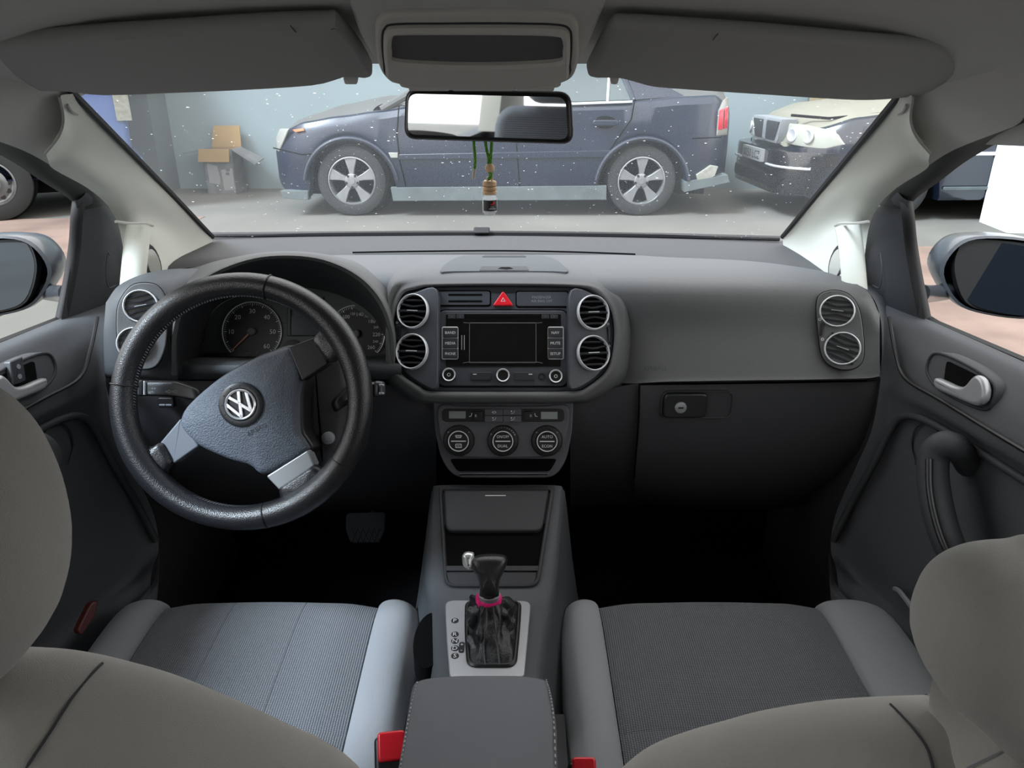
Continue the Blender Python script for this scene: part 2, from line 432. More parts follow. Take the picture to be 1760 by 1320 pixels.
# ================================================================== parked cars
def wheel(parent, x, y, z, R, kind, first={}):
    """tyre + rim facing -y"""
    w = bpy.data.objects.new('wheel', None); COL.objects.link(w); w.parent = parent; w.location = (x, y, z)
    fr = Fr((0, 0, 0), (0, -1, 0)); key = (kind, R)
    if key in first:
        for o in first[key]:
            c = o.copy(); COL.objects.link(c); c.parent = w
        return w
    L = []
    def b(m, n, mt): L.append(m.build(n, mt, w, local=True)); return L[-1]
    r0 = R*.69 if kind == 'alloy' else R*.60
    b(MB().lathe(fr, [(r0, -.18), (R*.9, -.2), (R, -.17), (R, -.03), (R*.975, -.005), (R*.86, .012), (r0*1.03, .006), (r0, -.01), (r0, -.18)], 56), 'tyre', 'tyre')
    if kind == 'alloy':
        b(MB().lathe(fr, [(r0, -.15), (r0, 0), (r0*.95, .004), (r0*.92, -.012), (r0*.9, -.14)], 48), 'rim', 'alloy')
        b(MB().lathe(fr, [(r0*.96, -.10), (0.001, -.10)], 40), 'brake_disc', 'arch_dark')
        for k in range(5):
            a = PI/2+k*2*PI/5
            def pt(rr, da): return (rr*cos(a+da), rr*sin(a+da))
            o = [pt(r0*.16, -.5), pt(r0*.5, -.26), pt(r0*.95, -.27), pt(r0*.97, 0), pt(r0*.95, .27), pt(r0*.5, .26), pt(r0*.16, .5)]
            b(MB().prism(fr, o, -.05, -.006, .006), 'spoke', 'alloy')
        b(MB().lathe(fr, [(r0*.30, -.04), (r0*.30, -.004), (r0*.27, .0), (r0*.14, .0), (r0*.13, .006), (0.001, .007)], 32), 'hub', 'alloy')
        for k in range(5):
            a = PI/2+PI/5+k*2*PI/5
            b(MB().lathe(fr.at(r0*.25*cos(a), r0*.25*sin(a)), [(.012, -.01), (.012, .003), (.001, .003)], 12), 'lug_nut', 'black')
    else:
        b(MB().lathe(fr, [(r0, -.15), (r0, 0), (r0*.94, .005), (r0*.88, -.03), (r0*.8, -.035), (r0*.6, -.015), (r0*.45, 0), (r0*.4, .02), (.001, .02)], 48), 'rim', 'steel_wheel')
        for k in range(12):
            a = k*2*PI/12; b(MB().lathe(fr.at(r0*.7*cos(a), r0*.7*sin(a), -.024), [(.022, -.006), (.022, .002), (.001, .002)], 12), 'vent_hole', 'black')
    first[key] = L; return w
def ip(tbl, x):
    if x <= tbl[0][0]: return tbl[0][1]
    for (a, b), (c, d) in zip(tbl, tbl[1:]):
        if x <= c: t = (x-a)/(c-a); t = t*t*(3-2*t)*.5+t*.5; return b+(d-b)*t
    return tbl[-1][1]
def car_body(root, L, W, top, crown, low, arches, R, plan_f=.55, plan_r=.45, mt='navy', mt_top='navy_dusty', n=110):
    """lofted shell: x along the length (nose at 0), near side at y=-W/2"""
    xs = [L*(.5-.5*cos(PI*i/n)) for i in range(n+1)]; side = []; hood = []; far = []
    for x in xs:
        ins = 0
        if x < plan_f: ins = .42*(1-math.sqrt(max(0, 1-((plan_f-x)/plan_f)**2)))
        if x > L-plan_r: ins = .30*(1-math.sqrt(max(0, 1-((x-L+plan_r)/plan_r)**2)))
        zt, zc, zl = ip(top, x), ip(crown, x), ip(low, x); arch = False
        for ax in arches:
            d = abs(x-ax)
            if d < R: zl = max(zl, R*.86+math.sqrt(R*R-d*d)*.98-.02); arch = True
        zl = min(zl, zt-.12); zm = min(max(.62, zl+.05), zt-.06)
        y = -W/2+ins
        side.append([V((x, y+.10, zl)), V((x, y+.015, zl)), V((x, y, zl+.03)), V((x, y-.005, zm)), V((x, y+.012, zt-.07)), V((x, y+.05, zt-.015)), V((x, y+.09, zt))])
        hood.append([V((x, y+.09, zt)), V((x, y+.30, zt+(zc-zt)*.7)), V((x, 0, zc)), V((x, -y-.30, zt+(zc-zt)*.7)), V((x, -y-.09, zt))])
        far.append([V((x, -y-.09, zt)), V((x, -y-.01, zt-.08)), V((x, -y, zm)), V((x, -y-.02, max(zl, .2)))])
    def g(rows):
        m = MB(); k = len(rows[0]); m.add([p for r in rows for p in r], [(i*k+j, (i+1)*k+j, (i+1)*k+j+1, i*k+j+1) for i in range(len(rows)-1) for j in range(k-1)]); return m
    b = g(side); f = g(far); b.add(f.v, f.f)
    # end caps follow the section
    for rows in ((0), (-1)):
        s, h, fa = side[rows], hood[rows], far[rows]
        loop = s + h[1:] + fa[1:]
        b.add(loop, [tuple(range(len(loop)))])
    b.build('body_shell', mt, root, local=True, sharp=30)
    g(hood).build('upper_panels', mt_top, root, local=True, sharp=30)
    lin_ = MB().box((.2, -W/2+.2, .18), (L-.2, W/2-.2, .75)); lin_.build('underbody', 'arch_dark', root, local=True)
    for ax in arches:
        MB().lathe(Fr((ax, -W/2+.26, R*.92), (0, -1, 0)), [(R*1.02, -.05), (R*1.02, .0), (.001, .0)], 32).build('wheel_well', 'arch_dark', root, local=True)

# ---- navy sedan, parallel to the windscreen
SY = 7.22
def sp(px, py): p = Q(px, py, Y=SY); return (p.x, p.z-GROUND)
SX0 = sp(455, 270)[0]
def sl_(px, py): a, b = sp(px, py); return (a-SX0, b)
SEDL = sl_(1262, 270)[0]
sedan = thing('sedan_car', 'navy blue sedan parked side-on behind the windscreen with silver five-spoke wheels', 'car', (SX0, SY+.90, GROUND))
wf, wr = sl_(604, 314), sl_(1103, 314)
RW = .322
top = [(0, .60), (.06, .66), sl_(480, 226), sl_(520, 210), sl_(580, 200), sl_(650, 191), sl_(720, 181), sl_(900, 178), sl_(1090, 174), sl_(1180, 166), sl_(1235, 164), (SEDL-.03, .98), (SEDL, .8)]
crown = [(0, .62), (.1, .74), (.25, .86), (.6, .96), (1.05, 1.04), (1.4, 1.06), (3.4, 1.06), (3.9, 1.12), (4.3, 1.13), (SEDL-.04, 1.05), (SEDL, .82)]
low = [(0, .30), (.12, .20), (.4, .18), (1.2, .20), (SEDL-.9, .20), (SEDL-.25, .25), (SEDL, .34)]
car_body(sedan, SEDL, 1.80, top, crown, low, [wf[0], wr[0]], .40, mt='navy', mt_top='navy_dusty')
for wx in (wf[0], wr[0]): wheel(sedan, wx, -.875, RW, RW, 'alloy')
SF = Fr((0, -.90, 0), (0, -1, 0))
def sside(pts): return [sl_(*p) for p in pts]
def spart(name, pts, mt, c0=-.01, c1=.012, bev=.004): return MB().prism(SF, sside(pts), c0, c1, bev).build(name, mt, sedan, local=True)
# arches
for ax, nm in ((wf[0], 0), (wr[0], 1)):
    pts = [V((ax+.43*cos(a), -.91, RW*.86+.43*sin(a))) for a in [rad(8+164*i/24) for i in range(25)]]
    MB().tube(pts, .022, 8).build('arch_lip', 'navy', sedan, local=True)
spart('side_skirt', [(672, 322), (1042, 319), (1042, 343), (676, 345)], 'skirt', -.05, .02)
spart('front_skirt', [(482, 328), (530, 328), (530, 344), (488, 340)], 'skirt', -.10, .016)
spart('rear_skirt', [(1176, 312), (1250, 300), (1254, 313), (1176, 330)], 'skirt', -.16, .016)
spart('bumper_scrape', [(1196, 300), (1222, 284), (1234, 286), (1228, 302), (1200, 316)], 'lamp_clear', -.1, .014)
spart('side_moulding', [(686, 265), (1050, 258), (1050, 270), (686, 274)], 'navy', -.01, .022, .006)
spart('side_repeater', [(668, 262), (684, 262), (684, 271), (672, 271)], 'lamp_white', -.01, .018)
spart('belt_trim', [(978, 177), (1088, 173), (1088, 177), (978, 181)], 'chrome', -.07, -.02, .003)
h = MB().prism(SF, circ(*sl_(1040, 210), .10, 24, .055), -.01, .009, .003).build('handle_recess', 'arch_dark', sedan, local=True)
h = MB().pillow(SF, rrect(*sl_(1040, 211), .23, .05, .024), .01, .035, .010).build('door_handle', 'navy', sedan, local=True)
def sgroove(pts, r=.006): MB().tube([V((a, -.908, b)) for a, b in sside(pts)], r, 5).build('door_gap', 'arch_dark', sedan, local=True)
sgroove([(686, 182), (682, 230), (688, 280), (698, 320)]); sgroove([(890, 180), (888, 250), (893, 320)]); sgroove([(1090, 176), (1085, 205), (1060, 240), (1046, 262)])
sgroove([(470, 254), (520, 266), (566, 262)]); sgroove([(1190, 238), (1240, 236)], .005)
# greenhouse
def gh(px, py, inn): a, b = sl_(px, py); return V((a, -.90+inn, b))
roof = [(760, 118), (820, 96), (980, 92), (1080, 108)]
m = MB(); lowr = [gh(690, 182, .10), gh(800, 179, .10), gh(960, 176, .10), gh(1096, 172, .10)]; hi = [gh(780, 118, .26), gh(840, 102, .28), gh(980, 100, .28), gh(1072, 118, .27)]
m.surf([lowr, hi], 4, 2); m.build('side_windows', 'car_glass', sedan, local=True)
m = MB(); m.surf([hi, [V((p.x+.06, 0, p.z+.07)) for p in hi], [V((p.x, -p.y, p.z)) for p in hi]], 4, 4); m.build('roof', 'navy', sedan, local=True)
m = MB(); a, b = lowr[0], hi[0]; c0_ = V((a.x-.22, 0, a.z+.02)); c1_ = V((b.x-.08, 0, b.z+.05))
m.surf([[a, c0_, V((a.x, -a.y, a.z))], [b, c1_, V((b.x, -b.y, b.z))]], 4, 2); m.build('windscreen', 'car_glass', sedan, local=True)
m = MB(); a, b = lowr[-1], hi[-1]; m.surf([[a+V((.38, 0, .03)), V((a.x+.5, 0, a.z+.08)), V((a.x+.38, -a.y, a.z+.03))], [b, V((b.x+.08, 0, b.z+.05)), V((b.x, -b.y, b.z))]], 4, 2); m.build('rear_window', 'car_glass', sedan, local=True)
MB().surf([[gh(1096, 172, .09), gh(1180, 165, .10)], [gh(1072, 118, .26), gh(1090, 114, .26)]], 3, 3).build('rear_pillar', 'navy', sedan, local=True)
def bar(p, q, r, name, mt): MB().tube([p, q], r, 8).build(name, mt, sedan, local=True)
bar(gh(652, 190, .10), gh(780, 116, .25), .035, 'front_pillar', 'navy_dusty'); bar(gh(880, 179, .09), gh(876, 100, .26), .045, 'middle_pillar', 'arch_dark')
bar(gh(1046, 178, .09), gh(1054, 116, .26), .014, 'window_divider', 'satin'); bar(gh(1092, 174, .09), gh(1074, 116, .25), .022, 'window_frame', 'navy')
bar(gh(1010, 178, .12), gh(1020, 116, .27), .01, 'seat_edge', 'lamp_clear')
MB().prism(SF, smooth_closed(sside([(637, 193), (647, 182), (668, 178), (666, 186), (652, 192)])), -.16, -.10, .01).build('cowl_grille', 'arch_dark', sedan, local=True)
# lamps: wrap the corners
def wrap(name, pts, mt, x_ref, out=.014):
    """side outline pushed onto the rounded corner of the body"""
    m = MB(); o = ccw(sside(pts))
    def yy(x):
        ins = 0
        if x < .55: ins = .42*(1-math.sqrt(max(0, 1-((.55-x)/.55)**2)))
        if x > SEDL-.45: ins = .30*(1-math.sqrt(max(0, 1-((x-SEDL+.45)/.45)**2)))
        return -.90+ins
    cen = (sum(p[0] for p in o)/len(o), sum(p[1] for p in o)/len(o))
    R_ = [[V((x, yy(x)+.02, z)) for x, z in o], [V((x, yy(x)-out, z)) for x, z in o], [V((x, yy(x)-out*1.5, z)) for x, z in [((x*.8+cen[0]*.2), (z*.8+cen[1]*.2)) for x, z in o]]]
    m.rings(R_, True, True); return m.build(name, mt, sedan, local=True)
wrap('head_lamp', [(461, 262), (462, 240), (474, 223), (494, 222), (487, 236), (478, 252), (470, 264)], 'lamp_white', 0)
wrap('corner_reflection', [(500, 224), (520, 221), (522, 225), (506, 228)], 'orange', 0, .006)
tl = wrap('tail_lamp', [(1234, 234), (1238, 190), (1247, 174), (1257, 168), (1259, 190), (1258, 234)], 'lamp_white', 1)
wrap('tail_lamp_lens', [(1236, 224), (1239, 190), (1247, 187), (1246, 224)], 'tail_red', 1, .022)
wrap('tail_lamp_lens', [(1248, 223), (1249, 187), (1257.5, 184), (1257, 222)], 'tail_red', 1, .022)
# ---- dark car at right
nose = Q(1312, 332, Z=GROUND+.20)
dcar = thing('dark_car', 'dark hatchback with a chrome grille parked nose-in behind the navy sedan', 'car', (2.52, 7.75, GROUND), rad(3))
top2 = [(0, .62), (.05, .70), (.14, .80), (.45, .90), (1.0, .97), (1.35, 1.0), (4.2, 1.02), (4.4, .9)]
crown2 = [(0, .66), (.06, .80), (.18, .92), (.5, 1.0), (1.3, 1.10), (4.2, 1.10), (4.4, .95)]
low2 = [(0, .30), (.15, .20), (.5, .19), (3.9, .20), (4.4, .34)]
car_body(dcar, 4.4, 1.76, top2, crown2, low2, [.88, 3.4], .385, plan_f=.50, mt='car_navy', mt_top='hood_sheen')
for wx in (.88, 3.4): wheel(dcar, wx, -.855, .315, .315, 'alloy')
def dins(y, k=0): return .34-.34*math.sqrt(max(0, 1-((max(0, abs(y)-.46))/.42)**2))*1.0
def dfront(name, pts, mt, off=.02, thick=.03, par=None):
    """outline (y, z) wrapped on the nose of the car"""
    o = [(p[0], p[1]) for p in pts]; y0 = min(p[0] for p in o); y1 = max(p[0] for p in o); n = 16
    def xx(y): return .50*(1-math.sqrt(max(0.02, 1-(max(0, abs(y)-.46)/.42)**2)))
    top_, bot_ = [], []
    for i in range(n+1):
        y = y0+(y1-y0)*(.002+.996*i/n); zs = []
        for (a, b), (c, d) in zip(o, o[1:]+o[:1]):
            if (a-y)*(c-y) <= 0 and a != c: zs.append(b+(d-b)*(y-a)/(c-a))
        top_.append((y, max(zs))); bot_.append((y, min(zs)))
    m = MB(); L_ = []
    for (y, zt), (_, zb) in zip(top_, bot_):
        zt = max(zt, zb+.002); x = xx(y); e = min(.012, (zt-zb)*.3)
        L_.append([V((x+thick, y, zb)), V((x-off+.006, y, zb)), V((x-off, y, zb+e)), V((x-off, y, zt-e)), V((x-off+.006, y, zt)), V((x+thick, y, zt))])
    m.rings(L_, True, True); return m.build(name, mt, dcar, local=True)
dfront('front_bumper', [(-.84, .22), (-.86, .60), (.86, .60), (.84, .22)], 'car_black', .13, .05)
dfront('grille_frame', [(-.30, .64), (-.38, .86), (.38, .86), (.30, .64)], 'satin', .05, .1)
dfront('grille_mesh', [(-.26, .665), (-.335, .835), (.335, .835), (.26, .665)], 'button', .062, .06)
dfront('grille_rib', [(-.03, .66), (-.03, .85), (.03, .85), (.03, .66)], 'satin', .07, .06)
hl_ = dfront('head_lamp', [(-.43, .66), (-.45, .83), (-.62, .83), (-.82, .79), (-.86, .68), (-.80, .64)], 'lamp_lens', .012, .05)
for yy_ in (-.54, -.70):
    q_ = .50*(1-math.sqrt(max(.02, 1-(max(0, abs(yy_)-.46)/.42)**2))); MB().lathe(Fr((q_-.016, yy_, .735), (-1, -.35, .05)), [(.060, -.01), (.062, .004), (.052, .008), (.03, .0), (.001, -.002)], 24).build('lamp_reflector', 'chrome', hl_, local=True)
hl_ = dfront('head_lamp', [(.43, .66), (.45, .83), (.62, .83), (.82, .79), (.86, .68), (.80, .64)], 'lamp_lens', .012, .05)
for yy_ in (.54, .70):
    q_ = .50*(1-math.sqrt(max(.02, 1-(max(0, abs(yy_)-.46)/.42)**2))); MB().lathe(Fr((q_-.016, yy_, .735), (-1, .35, .05)), [(.060, -.01), (.062, .004), (.052, .008), (.03, .0), (.001, -.002)], 24).build('lamp_reflector', 'chrome', hl_, local=True)
dfront('bumper_chrome_strip', [(-.36, .455), (-.36, .475), (-.80, .475), (-.80, .455)], 'chrome', .155, .03)
dfront('bumper_chrome_strip', [(.36, .455), (.36, .475), (.80, .475), (.80, .455)], 'chrome', .155, .03)
dfront('lower_intake', [(-.62, .27), (-.66, .37), (.66, .37), (.62, .27)], 'arch_dark', .14, .03)
pl_ = MB().box((-.165, -.26, .47), (-.13, .26, .585)).build('licence_plate', 'plate_white', dcar, local=True)
fp = Fr((-.166, 0, .528), (-1, 0, 0)); MB().text(fp, '0050 LCZ', 0, 0, .075, .001, wmax=.46).build('plate_number', 'print_dark', pl_, local=True)
m = MB(); a = [V((1.35+.0, -.78, .99)), V((2.4, -.78, 1.0)), V((3.6, -.78, 1.01)), V((4.2, -.72, 1.03))]; b = [V((2.0, -.60, 1.42)), V((2.6, -.58, 1.46)), V((3.4, -.58, 1.46)), V((3.95, -.58, 1.36))]
m.surf([a, b], 4, 2); n_ = MB().surf([[V((p.x, -p.y, p.z)) for p in a], [V((p.x, -p.y, p.z)) for p in b]], 4, 2); m.add(n_.v, n_.f)
m.surf([[a[0], V((1.15, 0, 1.06)), V((a[0].x, -a[0].y, a[0].z))], [b[0], V((1.9, 0, 1.47)), V((b[0].x, -b[0].y, b[0].z))]], 4, 2); m.build('windows', 'car_glass', dcar, local=True)
MB().surf([b, [V((p.x, 0, p.z+.05)) for p in b], [V((p.x, -p.y, p.z)) for p in b]], 4, 4).build('roof', 'car_navy', dcar, local=True)
dz = Fr((0, -.885, 0), (0, -1, 0))
MB().prism(dz, rrect(2.4, .60, 1.9, .03, .01), 0, .02, .004).build('side_moulding', 'chrome', dcar, local=True)
MB().prism(dz, rrect(2.3, .30, 2.0, .03, .01), 0, .014, .004).build('sill_strip', 'skirt', dcar, local=True)
MB().tube([V((-.0, -.45, .90)), V((.25, -.68, .885)), V((.9, -.79, .95)), V((1.3, -.80, .985))], .012, 6).build('bonnet_gap', 'arch_dark', dcar, local=True)

# ---- blue van at left: rear overhang and one wheel in view
vw = Q(0, 380, Z=GROUND)
van = thing('blue_van', 'light blue van parked at the left with a steel rear wheel', 'van', (vw.x, vw.y, GROUND), rad(28))
prof = rpoly([(-3.9, .36), (-3.9, 1.2), (-3.2, 1.95), (1.12, 1.98), (1.22, 1.2), (1.20, .30), (.52, .28), (.40, .58), (0, .72), (-.40, .58), (-.52, .28)], [.1, .3, .3, .15, .2, .1, .05, .2, .3, .2, .05], 5)
fv = Fr((0, 0, 0), (0, -1, 0))
MB().prism(fv, prof, -1.75, .0, .06).build('body_shell', 'van_blue', van, local=True)
wheel(van, 0, -.02, .335, .335, 'steel')
MB().lathe(Fr((0, .03, .36), (0, -1, 0)), [(.37, -.3), (.37, .0), (.001, -.005)], 32).build('wheel_well', 'arch_dark', van, local=True)
MB().box((-.9, .2, .2), (1.0, 1.5, .4)).build('underbody', 'arch_dark', van, local=True)
def vp(name, o, mt, c1=.02): return MB().prism(fv, o, -.02, c1, .008).build(name, mt, van, local=True)
vp('side_window', rpoly([(-2.9, 1.30), (-2.7, 1.75), (.9, 1.80), (.95, 1.30)], .08), 'car_glass', .006)
lampx = 1.12
for z0, z1, mt in ((1.35, 1.60, 'van_blue'), (1.12, 1.33, 'van_blue'), (.84, 1.10, 'lamp_white')):
    MB().box((lampx, -.03, z0), (1.25, .10, z1)).build('tail_lamp', 'lamp_clear' if mt == 'lamp_white' else 'car_glass', van, local=True)
MB().box((.95, -.03, .30), (1.28, 1.5, .50)).build('rear_bumper', 'van_blue', van, local=True)
vp('rub_strip', rrect(-.2, .55, .3, .04, .01), 'black')

# ---- cardboard box
bx = V((Q(390, 318, Y=8.74).x, 8.74, GROUND))
cb = thing('cardboard_box', 'open grey printed cardboard box with brown flaps standing against the wall', 'box', (bx.x, bx.y, GROUND), rad(-4))
BW, BD, BH = .34, .28, .48
MB().box((-BW/2, -BD/2, 0), (BW/2, -BD/2+.012, BH)).build('side_panel', 'cardboard_print', cb, local=True)
MB().box((-BW/2, BD/2-.012, 0), (BW/2, BD/2, BH)).build('side_panel', 'cardboard', cb, local=True)
MB().box((-BW/2, -BD/2, 0), (-BW/2+.012, BD/2, BH)).build('side_panel', 'cardboard_print', cb, local=True)
MB().box((BW/2-.012, -BD/2, 0), (BW/2, BD/2, BH)).build('side_panel', 'cardboard_print', cb, local=True)
MB().box((-BW/2, -BD/2, BH*.80), (BW/2, BD/2, BH*.82)).build('inside', 'cardboard_in', cb, local=True)
MB().rings([[V((-BW/2-.02, -BD/2-.02, BH)), V((BW/2-.02, -BD/2-.02, BH)), V((BW/2-.02, -BD/2-.06, BH-.13)), V((-BW/2-.03, -BD/2-.06, BH-.13))], [V((-BW/2-.02, -BD/2-.008, BH)), V((BW/2-.02, -BD/2-.008, BH)), V((BW/2-.02, -BD/2-.05, BH-.13)), V((-BW/2-.03, -BD/2-.05, BH-.13))]], True, True).build('flap', 'cardboard', cb, local=True)
MB().rings([[V((-BW/2, BD/2, BH)), V((BW/2, BD/2, BH)), V((BW/2-.02, BD/2+.07, BH+.22)), V((-BW/2+.02, BD/2+.07, BH+.22))], [V((-BW/2, BD/2-.01, BH)), V((BW/2, BD/2-.01, BH)), V((BW/2-.02, BD/2+.06, BH+.22)), V((-BW/2+.02, BD/2+.06, BH+.22))]], True, True).build('flap', 'cardboard', cb, local=True)
MB().rings([[V((BW/2, -BD/2, BH)), V((BW/2, BD/2, BH)), V((BW/2+.24, BD/2, BH-.12)), V((BW/2+.24, -BD/2, BH-.16))], [V((BW/2, -BD/2, BH-.01)), V((BW/2, BD/2, BH-.01)), V((BW/2+.24, BD/2, BH-.13)), V((BW/2+.24, -BD/2, BH-.17))]], True, True).build('flap', 'cardboard_print', cb, local=True)
MB().rings([[V((-BW/2, -BD/2, BH)), V((-BW/2, BD/2, BH)), V((-BW/2-.22, BD/2, BH-.05)), V((-BW/2-.22, -BD/2, BH-.05))], [V((-BW/2, -BD/2, BH-.01)), V((-BW/2, BD/2, BH-.01)), V((-BW/2-.22, BD/2, BH-.06)), V((-BW/2-.22, -BD/2, BH-.06))]], True, True).build('flap', 'cardboard_print', cb, local=True)
fb = Fr((0, -BD/2, 0), (0, -1, 0))
for o, mt in (([(-.13, .12), (-.02, .10), (-.0, .16), (-.02, .30), (-.13, .33)], 'plate_white'), ([(.03, .04), (.15, .05), (.15, .28), (.02, .26)], 'plate_white')):
    MB().prism(fb, o, 0, .003).build('printed_patch', mt, cb, local=True)
for x, z in ((.05, .30), (.09, .22), (.10, .26)): MB().prism(fb, circ(x, z, .025, 10, .018), .002, .005).build('stain', 'overhead_dark', cb, local=True)

# ================================================================== CABIN SHELL
def zhead(X, Y):
    b = 1.47 if Y < .55 else 1.47-.062*((Y-.55)/.45)**1.3
    e = 1.345 if Y < .75 else 1.345-.02*((Y-.75)/.25)
    k = min(1.05, abs(X-XC)/.585)**6
    return b+(e-b)*k
m = MB(); rows = []
for i in range(29):
    Y = -1.6+2.62*i/28; rows.append([V((XC-.60+1.20*j/24, Y, zhead(XC-.60+1.20*j/24, Y))) for j in range(25)])
R2 = [[p+V((0, 0, .03)) for p in r] for r in rows]
n = 25; vs = [p for r in rows for p in r]+[p for r in R2 for p in r]; k = len(vs)//2; fs = []
for i in range(28):
    for j in range(24):
        a = i*n+j; fs += [(a, a+1, a+n+1, a+n), (k+a, k+a+n, k+a+n+1, k+a+1)]
m.add(vs, fs); tag(m.build('ceiling', 'headliner'), 'grey fabric headliner of the car', 'headliner', kind='structure')
# floor pan, firewall
m = MB().box((-.80, -1.5, .30), (.74, 1.75, .33)); tag(m.build('car_floor', 'carpet'), 'black carpeted car floor', 'floor', kind='structure')
m = MB().box((-.80, 1.50, .33), (.74, 1.56, 1.04)); tag(m.build('wall_front', 'void'), 'dark bulkhead under the dashboard', 'bulkhead', kind='structure')
# rear of the cabin: side walls with window openings, bench, tailgate
def bodyside(s):
    def X(x): return x if s > 0 else 2*XC-x
    def bb(x0, x1, y0, y1, z0, z1):
        m.box((min(X(x0), X(x1)), y0, z0), (max(X(x0), X(x1)), y1, z1))
    m = MB(); bb(.64, .70, -1.5, .52, .33, 1.06); o = m.build('wall_right_rear' if s > 0 else 'wall_left_rear', 'door_dark'); tag(o, 'lower rear side trim of the cabin', 'wall', kind='structure')
    m = MB(); m.prism(Fr((X(.62), 0, 0), (-s, 0, 0)), [(-s*(.10)*1, 1.06), (-s*(-.10), 1.06), (-s*(-.16), 1.36), (-s*(.02), 1.36)], -.04, .02)
    o = m.build('trim_2' if s > 0 else 'trim_3', 'pillar'); tag(o, 'cream centre pillar trim behind the front seat', 'pillar trim', kind='structure')
    m = MB(); m.prism(Fr((X(.60), 0, 0), (-s, 0, 0)), [(-s*(-1.05), 1.06), (-s*(-1.45), 1.06), (-s*(-1.45), 1.38), (-s*(-1.2), 1.38)], -.06, .02)
    o = m.build('trim_4' if s > 0 else 'trim_5', 'pillar'); tag(o, 'cream rear pillar trim', 'pillar trim', kind='structure')
bodyside(1); bodyside(-1)
slab('wall_rear_added', [(-.2, -8.3), (10, -8.3), (10, -8.0), (-.2, -8.0)], GROUND, 3.6, 'wall_dark', 'added dark blue-grey wall behind the car', 'wall')  # added wall that keeps the bright sky out of the door mirror
for S, nm in ((1, 'wall_right_outer'), (-1, 'wall_left_outer')):
    m = MB().box((.702, -1.9, .35), (.75, 1.3, .99)); m = m if S > 0 else m.mirror()
    tag(m.build(nm, 'mirror_shell'), 'grey painted outer flank of the car', 'wall', kind='structure')
m = MB().box((-.72, -1.56, .33), (.66, -1.5, 1.02)); tag(m.build('wall_back_hatch', 'door_dark'), 'inside of the tailgate', 'wall', kind='structure')
rb = thing('rear_bench', 'grey fabric rear bench seat seen only in the mirror', 'seat', (XC, -.95, .33))
MB().pillow(Fr((XC, -.62, .55), (0, 0, 1)), rrect(0, 0, 1.24, .52, .06), -.1, .1, .05).build('bench_cushion', 'insert', rb)
MB().pillow(Fr((XC, -1.02, .85), nrm(-18)), rrect(0, 0, 1.24, .62, .08), -.08, .08, .05).build('bench_backrest', 'insert', rb)
for dx in (-.38, .38): MB().pillow(Fr((XC+dx, -1.12, 1.24), nrm(-12)), rrect(0, 0, .26, .16, .06), -.05, .05, .04).build('bench_headrest', 'fabric', rb)

for S, nm in ((1, 'wall_right_kick'), (-1, 'wall_left_kick')):
    m = MB().box((.592, 1.12, .33), (.66, 1.52, .94)); m = m if S > 0 else m.mirror()
    tag(m.build(nm, 'lower'), 'dark footwell side panel', 'wall', kind='structure')
# ---- windscreen
hd = [Q(90, 150, Y=.99), Q(480, 118, Y=1.0), Q(830, 108, Y=1.01), Q(1200, 122, Y=1.0), Q(1570, 155, Y=.99)]
bs = [Q(318, 416, Y=1.60), Q(600, 408, Y=1.63), Q(850, 406, Y=1.64), Q(1100, 410, Y=1.63), Q(1366, 420, Y=1.60)]
md = [(a+b)/2+V((0, .012, .03)) for a, b in zip(hd, bs)]
m = MB().surf([bs, md, hd], 6, 8); ws = m.build('window_1', 'windshield')
dm_ = MB(); rnd_ = random.Random(11); grd = [smooth_open(r_, 8) for r_ in (bs, md, hd)]
for i in range(620):
    u_ = rnd_.random(); v_ = rnd_.random()**1.25*.93+.02; j_ = u_*(len(grd[0])-1); j0 = min(int(j_), len(grd[0])-2); ft_ = j_-j0
    c3 = [g[j0].lerp(g[j0+1], ft_) for g in grd]; q_ = c3[0]*((1-v_)*(1-2*v_))+c3[1]*(4*v_*(1-v_))+c3[2]*(v_*(2*v_-1))
    nn = V((0, -.42, -.91)); fq_ = Fr(q_+nn*.004, nn); rr_ = .0006+.0010*rnd_.random()**3; an = rnd_.random()*6; k_ = rnd_.choice((1, 1, 1, 1.8))
    dm_.add([fq_.p(rr_*k_*cos(an+a_*PI/3), rr_*sin(an+a_*PI/3)) for a_ in range(6)], [tuple(range(6))])
ds_ = dm_.build('dust_specks', 'dust', ws, smooth=False); ds_['kind'] = 'stuff'
tag(ws, 'dusty speckled windscreen', 'windscreen', kind='structure')
e = [Q(345, 404, Y=1.585), Q(460, 403, Y=1.60), Q(620, 401.5, Y=1.61), Q(850, 401, Y=1.61), Q(1100, 404, Y=1.61), Q(1250, 407.5, Y=1.60), Q(1340, 410, Y=1.585)]
MB().tube(smooth_open(e, 6), .0055, 6).build('windscreen_seal', 'rubber', ws)
m = MB().prism(Fr(Q(828, 397, Y=1.60), nrm(30)), rrect(0, 0, .034, .014, .003), -.004, .006, .002); m.build('seal_clip', 'rubber', ws)
for S in (1, -1):
    m = MB().tube(smooth_open([Q(1578, 130, Y=.955), Q(1545, 165, Y=.985), Q(1468, 258, Y=1.155), Q(1405, 334, Y=1.345), Q(1345, 407, Y=1.56)], 6), .005, 6)
    (m if S > 0 else m.mirror()).build('edge_seal', 'rubber', ws)
